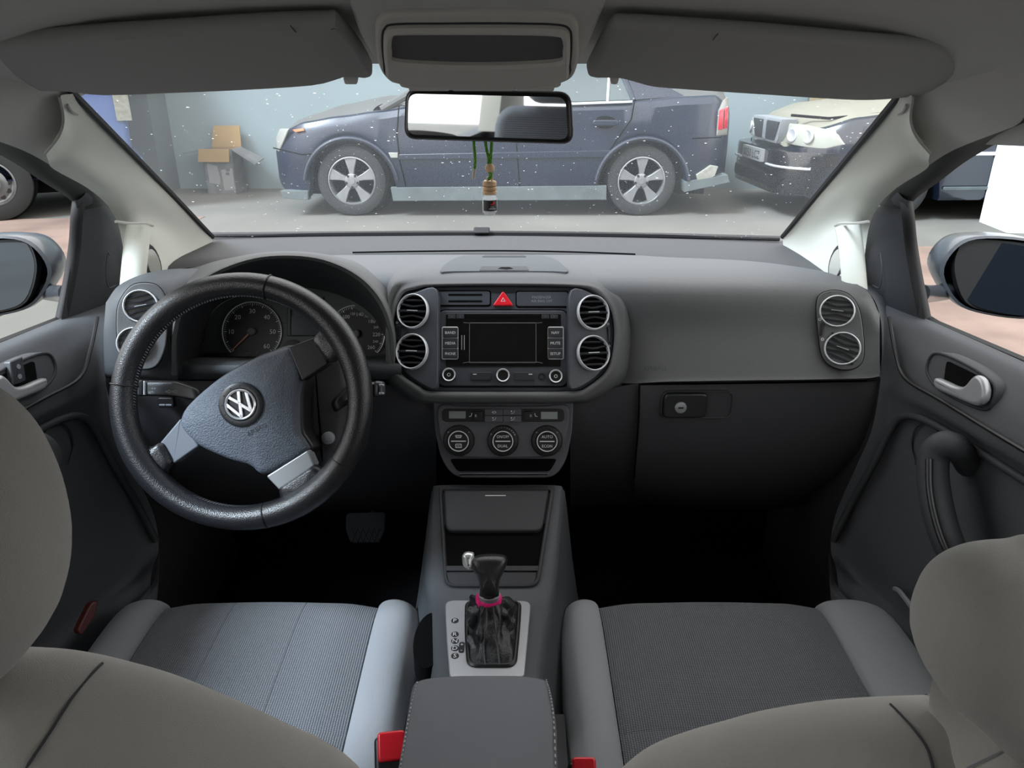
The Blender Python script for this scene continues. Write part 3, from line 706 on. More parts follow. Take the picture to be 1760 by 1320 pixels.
# ---- A pillars (right side built, left mirrored)
st = [
 [Q(1590, 125, Y=.945), Q(1625, 140, Y=.90), Q(1690, 160, Y=.84), Q(1800, 196, X=.525)],
 [Q(1545, 166, Y=.99), Q(1590, 170, Y=.95), Q(1660, 190, Y=.90), Q(1742, 218, X=.535)],
 [Q(1508, 211, Y=1.07), Q(1545, 222, Y=1.03), Q(1600, 240, Y=.99), Q(1641, 257, X=.55)],
 [Q(1468, 259, Y=1.16), Q(1505, 268, Y=1.12), Q(1552, 280, Y=1.07), Q(1590, 288, X=.562)],
 [Q(1420, 317, Y=1.30), Q(1455, 322, Y=1.24), Q(1502, 325, Y=1.18), Q(1540, 320, X=.575)],
 [Q(1370, 379, Y=1.47), Q(1412, 378, Y=1.38), Q(1466, 366, Y=1.27), Q(1510, 350, X=.585)],
 [Q(1345, 410, Y=1.56), Q(1388, 424, Y=1.46), Q(1446, 400, Y=1.31), Q(1494, 383, X=.595)],
 [Q(1356, 442, Y=1.54), Q(1396, 462, Y=1.43), Q(1440, 440, Y=1.32), Q(1486, 430, X=.603)],
 [Q(1372, 462, Y=1.48), Q(1415, 485, Y=1.38), Q(1445, 478, Y=1.28), Q(1482, 470, X=.608)],
 [Q(1390, 478, Y=1.40), Q(1430, 500, Y=1.32), Q(1455, 512, Y=1.24), Q(1478, 512, X=.612)]]
for S in (1, -1):
    pre = [V((x_, y_, zhead(x_, y_)-.004)) for x_, y_ in ((.43, .66), (.48, .62), (.52, .58), (.552, .55))]
    m = MB().surf([pre]+st[:4], 5, 4); m = m if S > 0 else m.mirror()
    rc = m.build('trim_8' if S > 0 else 'trim_9', 'headliner', sharp=60); tag(rc, 'grey roof lining corner above the %s' % ('passenger window' if S > 0 else 'driver window'), 'roof lining', kind='structure')
    seam_row = [Q(1549, 161, Y=.972), Q(1570, 168, Y=.948), Q(1567, 212, Y=.968), Q(1598, 263, Y=.975)]
    st2_ = [[p_+V((0, -.003, -.002)) for p_ in r_] for r_ in st[3:]]
    mid_ = [Q(1508, 211, Y=1.062), Q(1536, 218, Y=1.03), Q(1562, 248, Y=1.025), Q(1596, 276, Y=1.0)]
    m = MB().surf([seam_row, mid_]+st2_, 5, 4); m = m if S > 0 else m.mirror()
    p = m.build('trim_6' if S > 0 else 'trim_7', 'pillar', sharp=60); tag(p, 'cream windscreen pillar trim beside the %s' % ('glovebox side' if S > 0 else 'steering wheel'), 'pillar trim', kind='structure')
    def mm(x): return x if S > 0 else x.mirror()
    # rear vertical branch of the trim with its rounded top joint
    v = smooth_open([Q(1457, 388, Y=1.235), Q(1462, 420, Y=1.225), Q(1466, 460, Y=1.21), Q(1470, 508, Y=1.19)], 6)
    mm(MB().tube(v, [.020]*len(v), 12, flat=.75)).build('pillar_post', 'pillar', p)
    mm(MB().tube(smooth_open([Q(1435, 388, Y=1.26), Q(1446, 384, Y=1.23), Q(1470, 384, Y=1.18), Q(1493, 381, Y=1.145)], 5), .0022, 5)).build('joint_line', 'pillar_seam', p)
    mm(MB().tube(smooth_open([Q(1570, 166, Y=.946), Q(1565, 205, Y=.962), Q(1575, 235, Y=.97), Q(1599, 264, Y=.972)], 5), .0016, 5)).build('joint_line', 'pillar_seam', p)
    # small quarter light
    fq = Fr(Q(1441, 452, Y=1.30), (-.75, -.6, .15))
    mm(MB().prism(fq, circ(0, 0, .016, 20, .034), -.006, .004, .002)).build('quarter_light_rim', 'rubber', p)
    mm(MB().prism(fq, circ(-.002, -.002, .011, 20, .026), .002, .006, .001)).build('quarter_light', 'lamp_white', p)
    # clip slit on the pillar
    mm(MB().tube(smooth_open([Q(1538, 200, Y=1.02), Q(1552, 192, Y=.985), Q(1558, 180, Y=.965)], 3), .0015, 4)).build('trim_slit', 'pillar_seam', p)

# ================================================================== DOORS (right built, left mirrored)
rowsD = [
 [Q(1470, 503, X=.618), Q(1530, 522, X=.645), Q(1590, 547, X=.658), Q(1760, 622, X=.662), Q(1990, 728, X=.662), Q(2600, 1010, X=.662)],
 [Q(1482, 512, X=.606), Q(1540, 540, X=.628), Q(1600, 568, X=.64), Q(1760, 642, X=.645), Q(1990, 750, X=.645), Q(2600, 1040, X=.645)],
 [Q(1496, 545, X=.597), Q(1540, 565, X=.616), Q(1600, 600, X=.626), Q(1760, 680, X=.630), Q(1990, 800, X=.630), Q(2600, 1100, X=.63)],
 [Q(1508, 590, X=.590), Q(1545, 610, X=.606), Q(1610, 650, X=.612), Q(1760, 735, X=.615), Q(1990, 868, X=.615), Q(2600, 1200, X=.615)],
 [Q(1513, 640, X=.585), Q(1545, 668, X=.600), Q(1620, 712, X=.605), Q(1760, 796, X=.608), Q(1990, 935, X=.608), Q(2600, 1290, X=.608)],
 [Q(1511, 672, X=.582), Q(1540, 698, X=.602), Q(1620, 735, X=.622), Q(1760, 822, X=.632), Q(1990, 965, X=.632), Q(2600, 1330, X=.632)],
 [Q(1498, 740, X=.578), Q(1535, 770, X=.604), Q(1610, 820, X=.625), Q(1740, 905, X=.636), Q(1950, 1060, X=.636), Q(2500, 1450, X=.636)],
 [Q(1468, 810, X=.570), Q(1515, 850, X=.600), Q(1600, 910, X=.624), Q(1720, 1000, X=.636), Q(1900, 1150, X=.636), Q(2400, 1550, X=.636)],
 [Q(1436, 885, X=.560), Q(1490, 930, X=.590), Q(1580, 1000, X=.618), Q(1690, 1090, X=.632), Q(1860, 1240, X=.632), Q(2300, 1650, X=.632)],
 [Q(1428, 945, X=.552), Q(1475, 990, X=.585), Q(1560, 1060, X=.612), Q(1660, 1150, X=.63), Q(1800, 1300, X=.63), Q(2200, 1750, X=.63)],
 [Q(1440, 1000, X=.548), Q(1480, 1040, X=.575), Q(1555, 1110, X=.60), Q(1640, 1200, X=.615), Q(1760, 1360, X=.62), Q(2100, 1850, X=.62)],
 [Q(1440, 1180, X=.55), Q(1480, 1220, X=.57), Q(1540, 1290, X=.59), Q(1620, 1390, X=.60), Q(1720, 1500, X=.60), Q(2000, 1950, X=.60)]]
doors = {}
for S in (1, -1):
    lab = 'dark grey front door trim panel with silver handle on the passenger side' if S > 0 else 'dark grey front door trim panel with lock buttons beside the steering wheel'
    d = thing('door_card', lab, 'door', (XC+S*.69, .9, .33)); doors[S] = d
    def mm(x): return x if S > 0 else x.mirror()
    def bd(mb, name, mt, par=None): return mm(mb).build(name, mt, par or d, sharp=50)
    bd(MB().surf(rowsD, 6, 5), 'door_panel', 'door')
    # outer skin so that nothing is paper thin
    bd(MB().box((.672, -.0, .34), (.70, 1.30, .985)), 'outer_skin', 'mirror_shell')
    # crease line under the upper panel
    bd(MB().tube(smooth_open([Q(1528, 545, X=.604), Q(1538, 600, X=.597), Q(1556, 650, X=.596), Q(1620, 690, X=.600), Q(1760, 775, X=.603), Q(1990, 905, X=.603), Q(2600, 1255, X=.605)], 6), .0028, 6), 'panel_seam', 'black')
    # dark bead added along a shading change in the lower panel
    ins = smooth_closed([(1548, 716), (1590, 725), (1660, 765), (1790, 850), (1900, 1000), (1800, 1140), (1660, 1090), (1560, 1040), (1500, 975), (1432, 925), (1445, 880), (1490, 800)], 4)
    bd(MB().tube(smooth_open([Q(1432, 930, X=.552), Q(1462, 868, X=.568), Q(1500, 800, X=.582), Q(1530, 740, X=.594), Q(1552, 716, X=.602), Q(1590, 722, X=.612), Q(1660, 762, X=.622), Q(1800, 850, X=.630), Q(1990, 972, X=.634), Q(2500, 1290, X=.640)], 5), .006, 8), 'shading_bead', 'door_dark')
    # sail panel ahead of the window
    sail = [[Q(1538, 322, X=.583), Q(1550, 338, X=.592), Q(1562, 346, X=.60)],
            [Q(1500, 372, X=.600), Q(1528, 372, X=.606), Q(1560, 372, X=.612)],
            [Q(1490, 410, X=.608), Q(1525, 412, X=.618), Q(1566, 418, X=.630)],
            [Q(1483, 460, X=.613), Q(1525, 470, X=.628), Q(1578, 480, X=.645)],
            [Q(1474, 508, X=.614), Q(1530, 530, X=.636), Q(1590, 552, X=.655)]]
    bd(MB().surf(sail, 5, 4), 'sail_panel', 'door_dark')
    bd(MB().tube(smooth_open([Q(1509, 440, X=.612), Q(1513, 436, X=.615), Q(1516, 470, X=.617), Q(1512, 494, X=.618), Q(1500, 490, X=.614)], 4), .0009, 5), 'speaker_grille_edge', 'button')
    # black channel at the front of the glass and frame along the top
    ch = smooth_open([Q(1556, 338, X=.604), Q(1561, 372, X=.612), Q(1566, 420, X=.632), Q(1576, 480, X=.648), Q(1590, 548, X=.662)], 5)
    bd(MB().tube(ch, .010, 8, flat=.8), 'window_channel', 'rubber')
    fr0 = [Q(1508, 352, X=.592), Q(1540, 321, X=.58), Q(1594, 285, X=.566), Q(1641, 257, X=.554), Q(1742, 218, X=.54), Q(1850, 180, X=.53), Q(2100, 110, X=.52)]
    fr1 = [Q(1545, 360, X=.602), Q(1560, 340, X=.600), Q(1600, 310, X=.588), Q(1650, 272, X=.575), Q(1750, 216, X=.558), Q(1850, 172, X=.548), Q(2100, 95, X=.535)]
    fr2 = [V((p.x+.014, p.y, p.z)) for p in fr1]
    bd(MB().surf([fr0, fr1, fr2], 5, 2), 'window_frame', 'rubber')
    # glass
    gl = [Q(1572, 342, X=.610), Q(1650, 276, X=.588), Q(1750, 218, X=.568), Q(2100, 98, X=.545)]
    gl2 = [Q(1596, 546, X=.668), Q(1640, 568, X=.668), Q(1760, 618, X=.668), Q(1990, 722, X=.668)]
    bd(MB().surf([gl, gl2], 4, 4), 'window_glass', 'side_glass')
    bd(MB().tube([Q(1590, 548, X=.666), Q(1760, 621, X=.668), Q(1990, 726, X=.668), Q(2300, 870, X=.668)], .006, 6), 'window_wiper_seal', 'rubber')
    # handle: escutcheon, dark cup, lever
    fh = Fr(Q(1660, 660, X=.611), (-.985, -.10, .12))
    o = smooth_closed(fh.outl([(1594, 640), (1600, 612), (1618, 605), (1660, 622), (1705, 650), (1716, 672), (1706, 700), (1690, 706), (1650, 690), (1612, 668)]), 4)
    bd(MB().hoop(fh, o, inset(ccw(o), .004), -.02, .004, .001), 'handle_escutcheon', 'door_dark')
    bd(MB().prism(fh, inset(ccw(o), .0035), -.02, .001), 'escutcheon_face', 'door')
    cup = rpoly(fh.outl([(1630, 620), (1692, 650), (1690, 672), (1624, 664)]), .006)
    bd(MB().prism(fh, cup, -.01, .003), 'handle_cup', 'void')
    lvo = smooth_closed(fh.outl([(1621, 651), (1636, 655), (1656, 664), (1672, 665), (1684, 652), (1694, 646), (1705, 654), (1710, 672), (1706, 690), (1694, 698), (1678, 694), (1650, 682), (1622, 668)]), 3)
    bd(MB().pillow(fh, lvo, .002, .015, .005), 'door_handle', 'satin')
    if S < 0:
        lk = rpoly(fh.outl([(1656, 613), (1676, 622), (1672, 664), (1650, 655)]), .003)
        lo = bd(MB().prism(fh, lk, 0, .010, .002), 'lock_button', 'button')
        a, b = fh.px(1663, 631); bd(MB().prism(fh, circ(a, b, .0035, 10), .010, .0106), 'lock_symbol', 'print_grey', lo)
        a, b = fh.px(1661, 648); bd(MB().prism(fh, circ(a, b, .0035, 10), .010, .0106), 'lock_symbol', 'print_grey', lo)
    # arch shaped recess outline and pull handle
    bd(MB().tube(smooth_open([Q(1573, 798, X=.612), Q(1566, 765, X=.612), Q(1575, 735, X=.612), Q(1595, 728, X=.614), Q(1618, 752, X=.616)], 5), .0016, 5), 'recess_line', 'lower')
    gp = smooth_open([Q(1665, 800, X=.632), Q(1650, 775, X=.60), Q(1628, 764, X=.582), Q(1610, 775, X=.574), Q(1603, 800, X=.570), Q(1606, 845, X=.566), Q(1618, 900, X=.563), Q(1635, 945, X=.566), Q(1655, 975, X=.582), Q(1690, 1000, X=.625)], 5)
    g = bd(MB().tube(gp, [.017+.003*sin(PI*i/(len(gp)-1)) for i in range(len(gp))], 14), 'pull_handle', 'door_dark')
    gl_ = smooth_open([Q(1597, 790, X=.556), Q(1598, 840, X=.550), Q(1607, 890, X=.547), Q(1624, 940, X=.549), Q(1644, 968, X=.562)], 5)
    bd(MB().tube(gl_, .005, 8), 'handle_trim', 'spoke_dark', g)
    # map pocket wall
    pk = [[Q(1426, 950, X=.540), Q(1440, 1010, X=.545), Q(1500, 1070, X=.575), Q(1560, 1130, X=.615), Q(1640, 1220, X=.622), Q(1720, 1340, X=.625)],
          [Q(1424, 965, X=.530), Q(1436, 1030, X=.537), Q(1490, 1090, X=.568), Q(1550, 1150, X=.610), Q(1630, 1250, X=.618), Q(1710, 1370, X=.62)],
          [Q(1430, 1060, X=.533), Q(1440, 1120, X=.54), Q(1480, 1190, X=.57), Q(1530, 1260, X=.61), Q(1600, 1340, X=.618), Q(1680, 1460, X=.62)]]
    bd(MB().surf(pk, 5, 4), 'map_pocket', 'door')
    if S > 0: bd(MB().tube(smooth_open([Q(1538, 1012, X=.60), Q(1548, 1018, X=.595), Q(1572, 1050, X=.595)], 4), .004, 6), 'bottle_holder_rim', 'print_grey')
    if S < 0:
        fo = Fr(Q(148, 1062, X=-.60), (.9, -.4, .2))
        MB().prism(fo, rpoly(fo.outl([(152, 1036), (166, 1030), (160, 1058), (136, 1092), (128, 1085)]), .006), -.004, .006, .002).build('door_reflector', 'reflector_red', d)

# ---- exterior mirrors
for S in (1, -1):
    lab = 'grey exterior door mirror outside the passenger window' if S > 0 else 'grey exterior door mirror outside the driver window'
    em = thing('door_mirror', lab, 'mirror', (XC+S*.88, 1.36, .98), group='exterior door mirrors')
    def mm(x): return x if S > 0 else x.mirror()
    fm = Fr(Q(1712, 476, Y=1.36), (-.10, -1, .03))
    oh = smooth_closed(fm.outl([(1612, 470), (1630, 428), (1672, 405), (1760, 408), (1822, 430), (1835, 480), (1822, 530), (1770, 548), (1690, 540), (1640, 520)]), 4)
    oc = ccw(oh); R = []
    for sc, c in ((.30, -.145), (.62, -.13), (.86, -.09), (.97, -.045), (1.0, -.01), (.985, .004), (.93, .006)):
        ca = sum(p[0] for p in oc)/len(oc); cb_ = sum(p[1] for p in oc)/len(oc)
        R.append([fm.p(ca+(a-ca)*sc, cb_+(b-cb_)*sc, c) for a, b in oc])
    mm(MB().rings(R, True, False)).build('mirror_housing', 'mirror_shell', em)
    og = smooth_closed(fm.outl([(1645, 465), (1652, 428), (1672, 416), (1760, 422), (1808, 440), (1818, 480), (1808, 522), (1765, 538), (1700, 532), (1662, 515)]), 4)
    mm(MB().prism(fm, inset(ccw(og), -.004), -.02, .000)).build('glass_surround', 'rubber', em)
    fg = Fr(fm.o, (-.27, -.96, .09) if S > 0 else (-.16, -1, .02))
    mm(MB().prism(fg, og, -.004, .0045)).build('mirror_glass', 'door_mirror_glass', em)
    ft = smooth_open([Q(1584, 505, X=.69), Q(1602, 505, X=.77), Q(1640, 500, X=.86)], 4)
    mm(MB().tube(ft, [.016]*9, 12, flat=.8)).build('mirror_foot', 'mirror_shell', em)

# ================================================================== DASHBOARD
db = thing('dashboard', 'dark grey moulded dashboard spanning the car below the windscreen', 'dashboard', (XC, 1.2, .8))
def D(mb, name, mt, par=None, sharp=45): return mb.build(name, mt, par or db, sharp=sharp)
far = [[Q(300, 425, Y=1.60), Q(345, 410, Y=1.60), Q(460, 405, Y=1.62), Q(620, 403, Y=1.63), Q(850, 402, Y=1.63), Q(1100, 406, Y=1.63), Q(1250, 410, Y=1.62), Q(1350, 414, Y=1.60), Q(1400, 428, Y=1.58)],
       [Q(270, 450, Y=1.48), Q(325, 430, Y=1.50), Q(450, 422, Y=1.50), Q(620, 419, Y=1.50), Q(850, 418, Y=1.50), Q(1100, 421, Y=1.50), Q(1250, 428, Y=1.49), Q(1360, 440, Y=1.47), Q(1420, 455, Y=1.44)],
       [Q(240, 480, Y=1.34), Q(300, 455, Y=1.38), Q(440, 444, Y=1.38), Q(620, 439, Y=1.38), Q(850, 438, Y=1.38), Q(1100, 441, Y=1.38), Q(1250, 449, Y=1.37), Q(1370, 464, Y=1.36), Q(1440, 490, Y=1.30)],
       [Q(232, 520, Y=1.34), Q(300, 490, Y=1.38), Q(440, 480, Y=1.38), Q(620, 475, Y=1.38), Q(850, 475, Y=1.38), Q(1100, 475, Y=1.38), Q(1250, 485, Y=1.37), Q(1370, 500, Y=1.36), Q(1440, 530, Y=1.30)]]
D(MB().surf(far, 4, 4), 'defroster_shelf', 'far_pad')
cx_ = [300, 400, 520, 640, 860, 1060, 1150, 1280, 1380, 1440, 1490, 1512]
ry = [[466, 448, 440, 438, 438, 438, 442, 448, 460, 474, 500, 540], [482, 470, 462, 460, 460, 462, 465, 470, 478, 488, 510, 548], [505, 500, 495, 490, 490, 492, 494, 497, 502, 512, 532, 565],
      [570, 570, 570, 570, 570, 570, 572, 572, 575, 578, 582, 590], [640, 640, 640, 640, 640, 650, 648, 646, 645, 644, 643, 640], [650, 650, 650, 650, 650, 658, 655, 653, 652, 651, 650, 647], [655, 655, 655, 655, 655, 662, 659, 657, 655, 654, 653, 651]]
rY = [[1.37, 1.37, 1.37, 1.36, 1.36, 1.36, 1.36, 1.345, 1.30, 1.23, 1.16, 1.128], [1.33, 1.32, 1.31, 1.27, 1.27, 1.25, 1.24, 1.23, 1.215, 1.185, 1.14, 1.122], [1.33, 1.33, 1.32, 1.23, 1.23, 1.18, 1.16, 1.155, 1.15, 1.14, 1.122, 1.115],
      [1.33, 1.33, 1.33, 1.24, 1.24, 1.18, 1.145, 1.135, 1.13, 1.125, 1.115, 1.11], [1.33, 1.33, 1.33, 1.22, 1.22, 1.16, 1.118, 1.108, 1.104, 1.102, 1.10, 1.10], [1.33, 1.33, 1.33, 1.22, 1.22, 1.16, 1.116, 1.106, 1.102, 1.10, 1.10, 1.10], [1.34, 1.34, 1.34, 1.27, 1.27, 1.20, 1.16, 1.15, 1.145, 1.14, 1.135, 1.13]]
D(MB().surf([[Q(x, y, Y=Y_) for x, y, Y_ in zip(cx_, ys, Ys)] for ys, Ys in zip(ry, rY)], 5, 5), 'dash_pad', 'pad', sharp=60)
# passenger side end cap
D(MB().surf([[Q(x, y, Y=Y_) for x, y, Y_ in ((1440, 474, 1.23), (1490, 500, 1.16), (1512, 540, 1.128), (1516, 600, 1.11), (1513, 648, 1.10))],
             [Q(x, y, Y=Y_) for x, y, Y_ in ((1460, 474, 1.33), (1512, 500, 1.28), (1530, 540, 1.24), (1534, 600, 1.22), (1532, 650, 1.22))]], 4, 2), 'end_cap', 'dash')
fl = Fr(Q(1295, 650, Y=1.1), nrm(14))
a = fl.px(1125, 633, .0)
fl2 = Fr(Q(1125, 633, Y=1.117), nrm(12)); D(MB().text(fl2, 'AIRBAG', 0, 0, .0075, .001), 'airbag_lettering', 'dash')
# defroster slot
D(MB().tube(smooth_open([Q(606, 434, Y=1.385), Q(720, 432, Y=1.385), Q(860, 431, Y=1.385), Q(980, 433, Y=1.385), Q(1092, 437, Y=1.385)], 6), .0016, 6, flat=1), 'defroster_slot', 'void')
# centre collar around the head unit
FC = Fr(Q(865, 590, Y=1.152), nrm(26.7))
bez = [(677, 558), (691, 509), (717, 497), (755, 493), (870, 492), (985, 494), (1023, 502), (1046, 527), (1054, 558), (1053, 599), (1041, 637), (1008, 665), (980, 672), (865, 673), (747, 672), (724, 665), (686, 637), (677, 599)]
rB = [(666, 556), (681, 501), (712, 488), (753, 485), (870, 484), (987, 486), (1030, 494), (1056, 521), (1065, 557), (1064, 602), (1052, 645), (1014, 676), (983, 686), (865, 687), (745, 686), (716, 676), (675, 643), (666, 600)]
rC = [(664, 553), (671, 492), (703, 473), (757, 468), (870, 467), (975, 468), (1036, 479), (1072, 512), (1080, 556), (1079, 607), (1064, 652), (1020, 684), (985, 692), (865, 693), (743, 692), (709, 683), (667, 652), (663, 604)]
yC = [1.165, 1.18, 1.21, 1.22, 1.22, 1.22, 1.21, 1.18, 1.165, 1.155, 1.13, 1.115, 1.11, 1.11, 1.11, 1.115, 1.13, 1.155]
rD = [(672, 552), (664, 482), (690, 451), (757, 441), (870, 439), (985, 441), (1050, 452), (1095, 495), (1102, 556), (1100, 615), (1076, 660), (1024, 689), (986, 696), (865, 697), (742, 696), (704, 688), (662, 660), (672, 610)]
yD = [1.25, 1.28, 1.32, 1.34, 1.34, 1.34, 1.32, 1.28, 1.25, 1.22, 1.18, 1.16, 1.16, 1.16, 1.16, 1.16, 1.18, 1.22]
def fcp(x, y, c): a, b = FC.px(x, y, c); return FC.p(a, b, c)
r0 = [fcp(x, y, -.012) for x, y in bez]; r1 = [fcp(x, y, .010) for x, y in [((x-865)*1.006+865, (y-582)*1.006+582) for x, y in bez]]
rBm = [fcp((x*.45+b[0]*.55), (y*.45+b[1]*.55), .014) for (x, y), b in zip(rB, bez)]
r2 = [fcp(x, y, .011) for x, y in rB]; r3 = [Q(x, y, Y=Y_) for (x, y), Y_ in zip(rC, yC)]; r4 = [Q(x, y, Y=Y_) for (x, y), Y_ in zip(rD, yD)]
RR = [smooth_closed(r, 5) for r in (r0, r1, rBm, r2, r3, r4)]
# smooth across the rings
cols = [smooth_open([RR[i][j] for i in range(1, 6)], 4) for j in range(len(RR[0]))]
m = MB(); m.rings([RR[0]]+[[cols[j][i] for j in range(len(cols))] for i in range(len(cols[0]))]); D(m, 'centre_collar', 'pad', sharp=60)
# compartment lid on top
fz = Fr((0, 0, 1.0905), (0, 0, 1)); fz.r = V((1, 0, 0)); fz.u = V((0, 1, 0))
def zo(pts, z=1.0905): return [(Q(x, y, Z=z).x, Q(x, y, Z=z).y) for x, y in pts]
lid = smooth_closed(zo([(757, 468), (766, 455), (785, 444), (805, 440.5), (870, 439.5), (930, 440.5), (952, 446), (968, 457), (976, 468), (950, 467.5), (870, 467), (780, 467.5)]), 3)
lo_ = D(MB().prism(fz, lid, -.006, .0016, .0006), 'compartment_lid', 'dash')
D(MB().prism(fz, zo([(824, 467), (828, 460), (905, 460), (909, 467)]), .001, .0026, .0006), 'lid_latch', 'far_pad', lo_)
D(MB().prism(fz, zo([(856, 464.5), (862, 462), (876, 462), (882, 464.5), (870, 466)]), .002, .0030), 'latch_recess', 'void', lo_)
D(MB().prism(fz, zo([(829, 443.5), (834, 440.5), (900, 440.5), (904, 443.5)]), .001, .0030, .0006), 'lid_hinge', 'far_pad', lo_)
# ---- instrument hood
lip = [(304, 645), (303, 585), (318, 528), (358, 482), (425, 452), (490, 444), (555, 452), (612, 480), (650, 522), (670, 575), (672, 628)]
inn = [(352, 618), (350, 590), (356, 555), (375, 525), (425, 504), (500, 495), (560, 500), (610, 520), (642, 545), (660, 580), (663, 618)]
out1 = [(286, 645), (284, 580), (302, 518), (350, 470), (420, 442), (490, 433.5), (560, 441), (622, 468), (664, 512), (684, 572), (686, 628)]
out2 = [(270, 640), (268, 575), (285, 510), (335, 462), (412, 440), (490, 432), (570, 439), (640, 462), (690, 505), (710, 570), (712, 628)]
yl = [1.085, 1.085, 1.088, 1.092, 1.10, 1.105, 1.11, 1.12, 1.125, 1.13, 1.13]
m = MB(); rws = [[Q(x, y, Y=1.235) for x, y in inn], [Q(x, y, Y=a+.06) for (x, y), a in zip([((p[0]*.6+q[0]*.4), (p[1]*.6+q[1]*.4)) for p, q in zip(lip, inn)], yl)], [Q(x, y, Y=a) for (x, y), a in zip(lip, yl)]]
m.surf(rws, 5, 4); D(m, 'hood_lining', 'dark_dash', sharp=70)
m = MB(); rws = [[Q(x, y, Y=a) for (x, y), a in zip(lip, yl)], [Q((p[0]+q[0])/2, (p[1]*.4+q[1]*.6), Y=a-.004) for p, q, a in zip(lip, out1, yl)], [Q(x, y, Y=a+.05) for (x, y), a in zip(out1, yl)], [Q(x, y, Y=a+.20) for (x, y), a in zip(out2, yl)]]
m.surf(rws, 5, 4); D(m, 'instrument_hood', 'pad', sharp=70)
# panel below the cluster, face left of the hood
D(MB().surf([[Q(x, 612, Y=1.22) for x in (300, 372, 500, 640, 690)], [Q(x, 622, Y=1.13) for x in (300, 372, 500, 640, 690)], [Q(x, 640, Y=1.115) for x in (300, 372, 500, 640, 690)], [Q(x, 652, Y=1.13) for x in (300, 372, 500, 640, 690)]], 4, 3), 'cluster_sill', 'dash')
lf = [[Q(182, 520, Y=1.115), Q(205, 490, Y=1.13), Q(250, 470, Y=1.17), Q(300, 462, Y=1.22), Q(350, 462, Y=1.26)],
      [Q(180, 545, Y=1.10), Q(202, 515, Y=1.09), Q(245, 490, Y=1.10), Q(295, 490, Y=1.14), Q(330, 490, Y=1.19)],
      [Q(178, 580, Y=1.09), Q(200, 570, Y=1.08), Q(245, 565, Y=1.08), Q(285, 560, Y=1.09), Q(306, 555, Y=1.10)],
      [Q(180, 640, Y=1.09), Q(202, 640, Y=1.08), Q(245, 642, Y=1.075), Q(285, 643, Y=1.08), Q(306, 645, Y=1.088)],
      [Q(182, 650, Y=1.12), Q(202, 651, Y=1.11), Q(245, 652, Y=1.11), Q(285, 653, Y=1.11), Q(306, 654, Y=1.115)]]
D(MB().surf(lf, 5, 4), 'driver_side_face', 'dash', sharp=60)
# ---- lower panels
D(MB().surf([[Q(x, y, Y=Y_) for x, y in zip((165, 260, 400, 560, 680, 750), ys)] for ys, Y_ in (((650, 654, 655, 655, 664, 696), 1.135), ((690, 690, 690, 690, 700, 720), 1.13), ((760, 760, 760, 760, 770, 780), 1.15), ((830, 830, 830, 830, 830, 830), 1.20), ((880, 880, 880, 880, 880, 880), 1.30), ((890, 890, 890, 890, 890, 890), 1.48))], 4, 4), 'knee_panel', 'lower', sharp=60)
D(MB().surf([[Q(x, y, Y=Y_) for x, y in zip((980, 1010, 1050, 1099), ys)] for ys, Y_ in (((694, 688, 668, 658), 1.13), ((740, 735, 725, 720), 1.135), ((790, 785, 780, 775), 1.16), ((830, 828, 826, 824), 1.21), ((870, 868, 866, 864), 1.30), ((880, 878, 876, 874), 1.48))], 3, 4), 'console_side_panel', 'lower', sharp=60)
# dark cavity line between pad and lower panels
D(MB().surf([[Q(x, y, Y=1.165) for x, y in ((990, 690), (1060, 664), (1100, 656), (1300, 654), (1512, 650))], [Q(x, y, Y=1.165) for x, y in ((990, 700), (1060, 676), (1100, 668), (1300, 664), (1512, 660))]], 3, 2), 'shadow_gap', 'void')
# ---- vent pods
def pod(fr, pts): 
    o = smooth_closed(fr.outl(pts), 4); p = D(MB().prism(fr, o, -.012, .004, .002), 'vent_pod', 'pad')
    D(MB().tube([fr.p(a, b, .001) for a, b in inset(ccw(o), -.0004)], .0007, 5, closed=True), 'pod_gap', 'void', p); return p
FP1 = Fr(Q(1443, 570, Y=1.115), (-.34, -.90, .28)); FP2 = Fr(Q(246, 565, Y=1.068), (.30, -.92, .28))
pod(FP1, [(1403, 525), (1410, 506), (1432, 499), (1457, 505), (1474, 525), (1482, 560), (1485, 605), (1478, 627), (1456, 636), (1430, 630), (1413, 612), (1406, 570)])
pod(FP2, [(205, 520), (225, 492), (250, 486), (272, 492), (286, 515), (288, 560), (284, 600), (268, 630), (238, 634), (212, 618), (203, 590), (201, 550)])

# ---- air vents
def vent(fr, px, py, rx, ry, label, slant=0):
    a, b = fr.px(px, py); s = fr.scale(px, py); f = Fr(fr.p(a, b), fr.n); R = rx*s; k = ry/rx
    t = thing('air_vent', label, 'air vent', tuple(f.p(0, -R)), group='round dashboard air vents')
    MB().lathe(f, [(R, .0005), (R, .006), (R*.985, .0085), (R*.95, .0095), (R*.905, .008), (R*.895, .001)], 40, sy=k).build('ring', 'ring', t)
    MB().lathe(f, [(R*.93, .0008), (.0005, .0012)], 32, sy=k).build('duct', 'void', t)
    for i, q in enumerate((-.62, -.32, 0, .32, .62)):
        hw = math.sqrt(1-q*q)*.89; pts = []
        for j in range(9):
            x = -1+2*j/8; bend = (.06*cos(x*PI) if i in (1, 3) else 0)*(1 if i == 1 else -1)
            pts.append(f.p(x*hw*R, (q+bend)*R*k+slant*x*R, .0035+.002*cos(x*PI/2)))
        MB().tube(pts, .0016 if i != 2 else .002, 6, flat=2.0).build('vane', 'vane', t)
    MB().tube([f.p(-.34*R, -slant*.34*R, .0068), f.p(.34*R, slant*.34*R, .0068)], .0016, 8).build('tab', 'satin', t)
    return t
FVl = Fr(Q(711, 570, Y=1.150), nrm(26.7, -14)); FVr = Fr(Q(1018, 572, Y=1.150), nrm(26.7, 14))

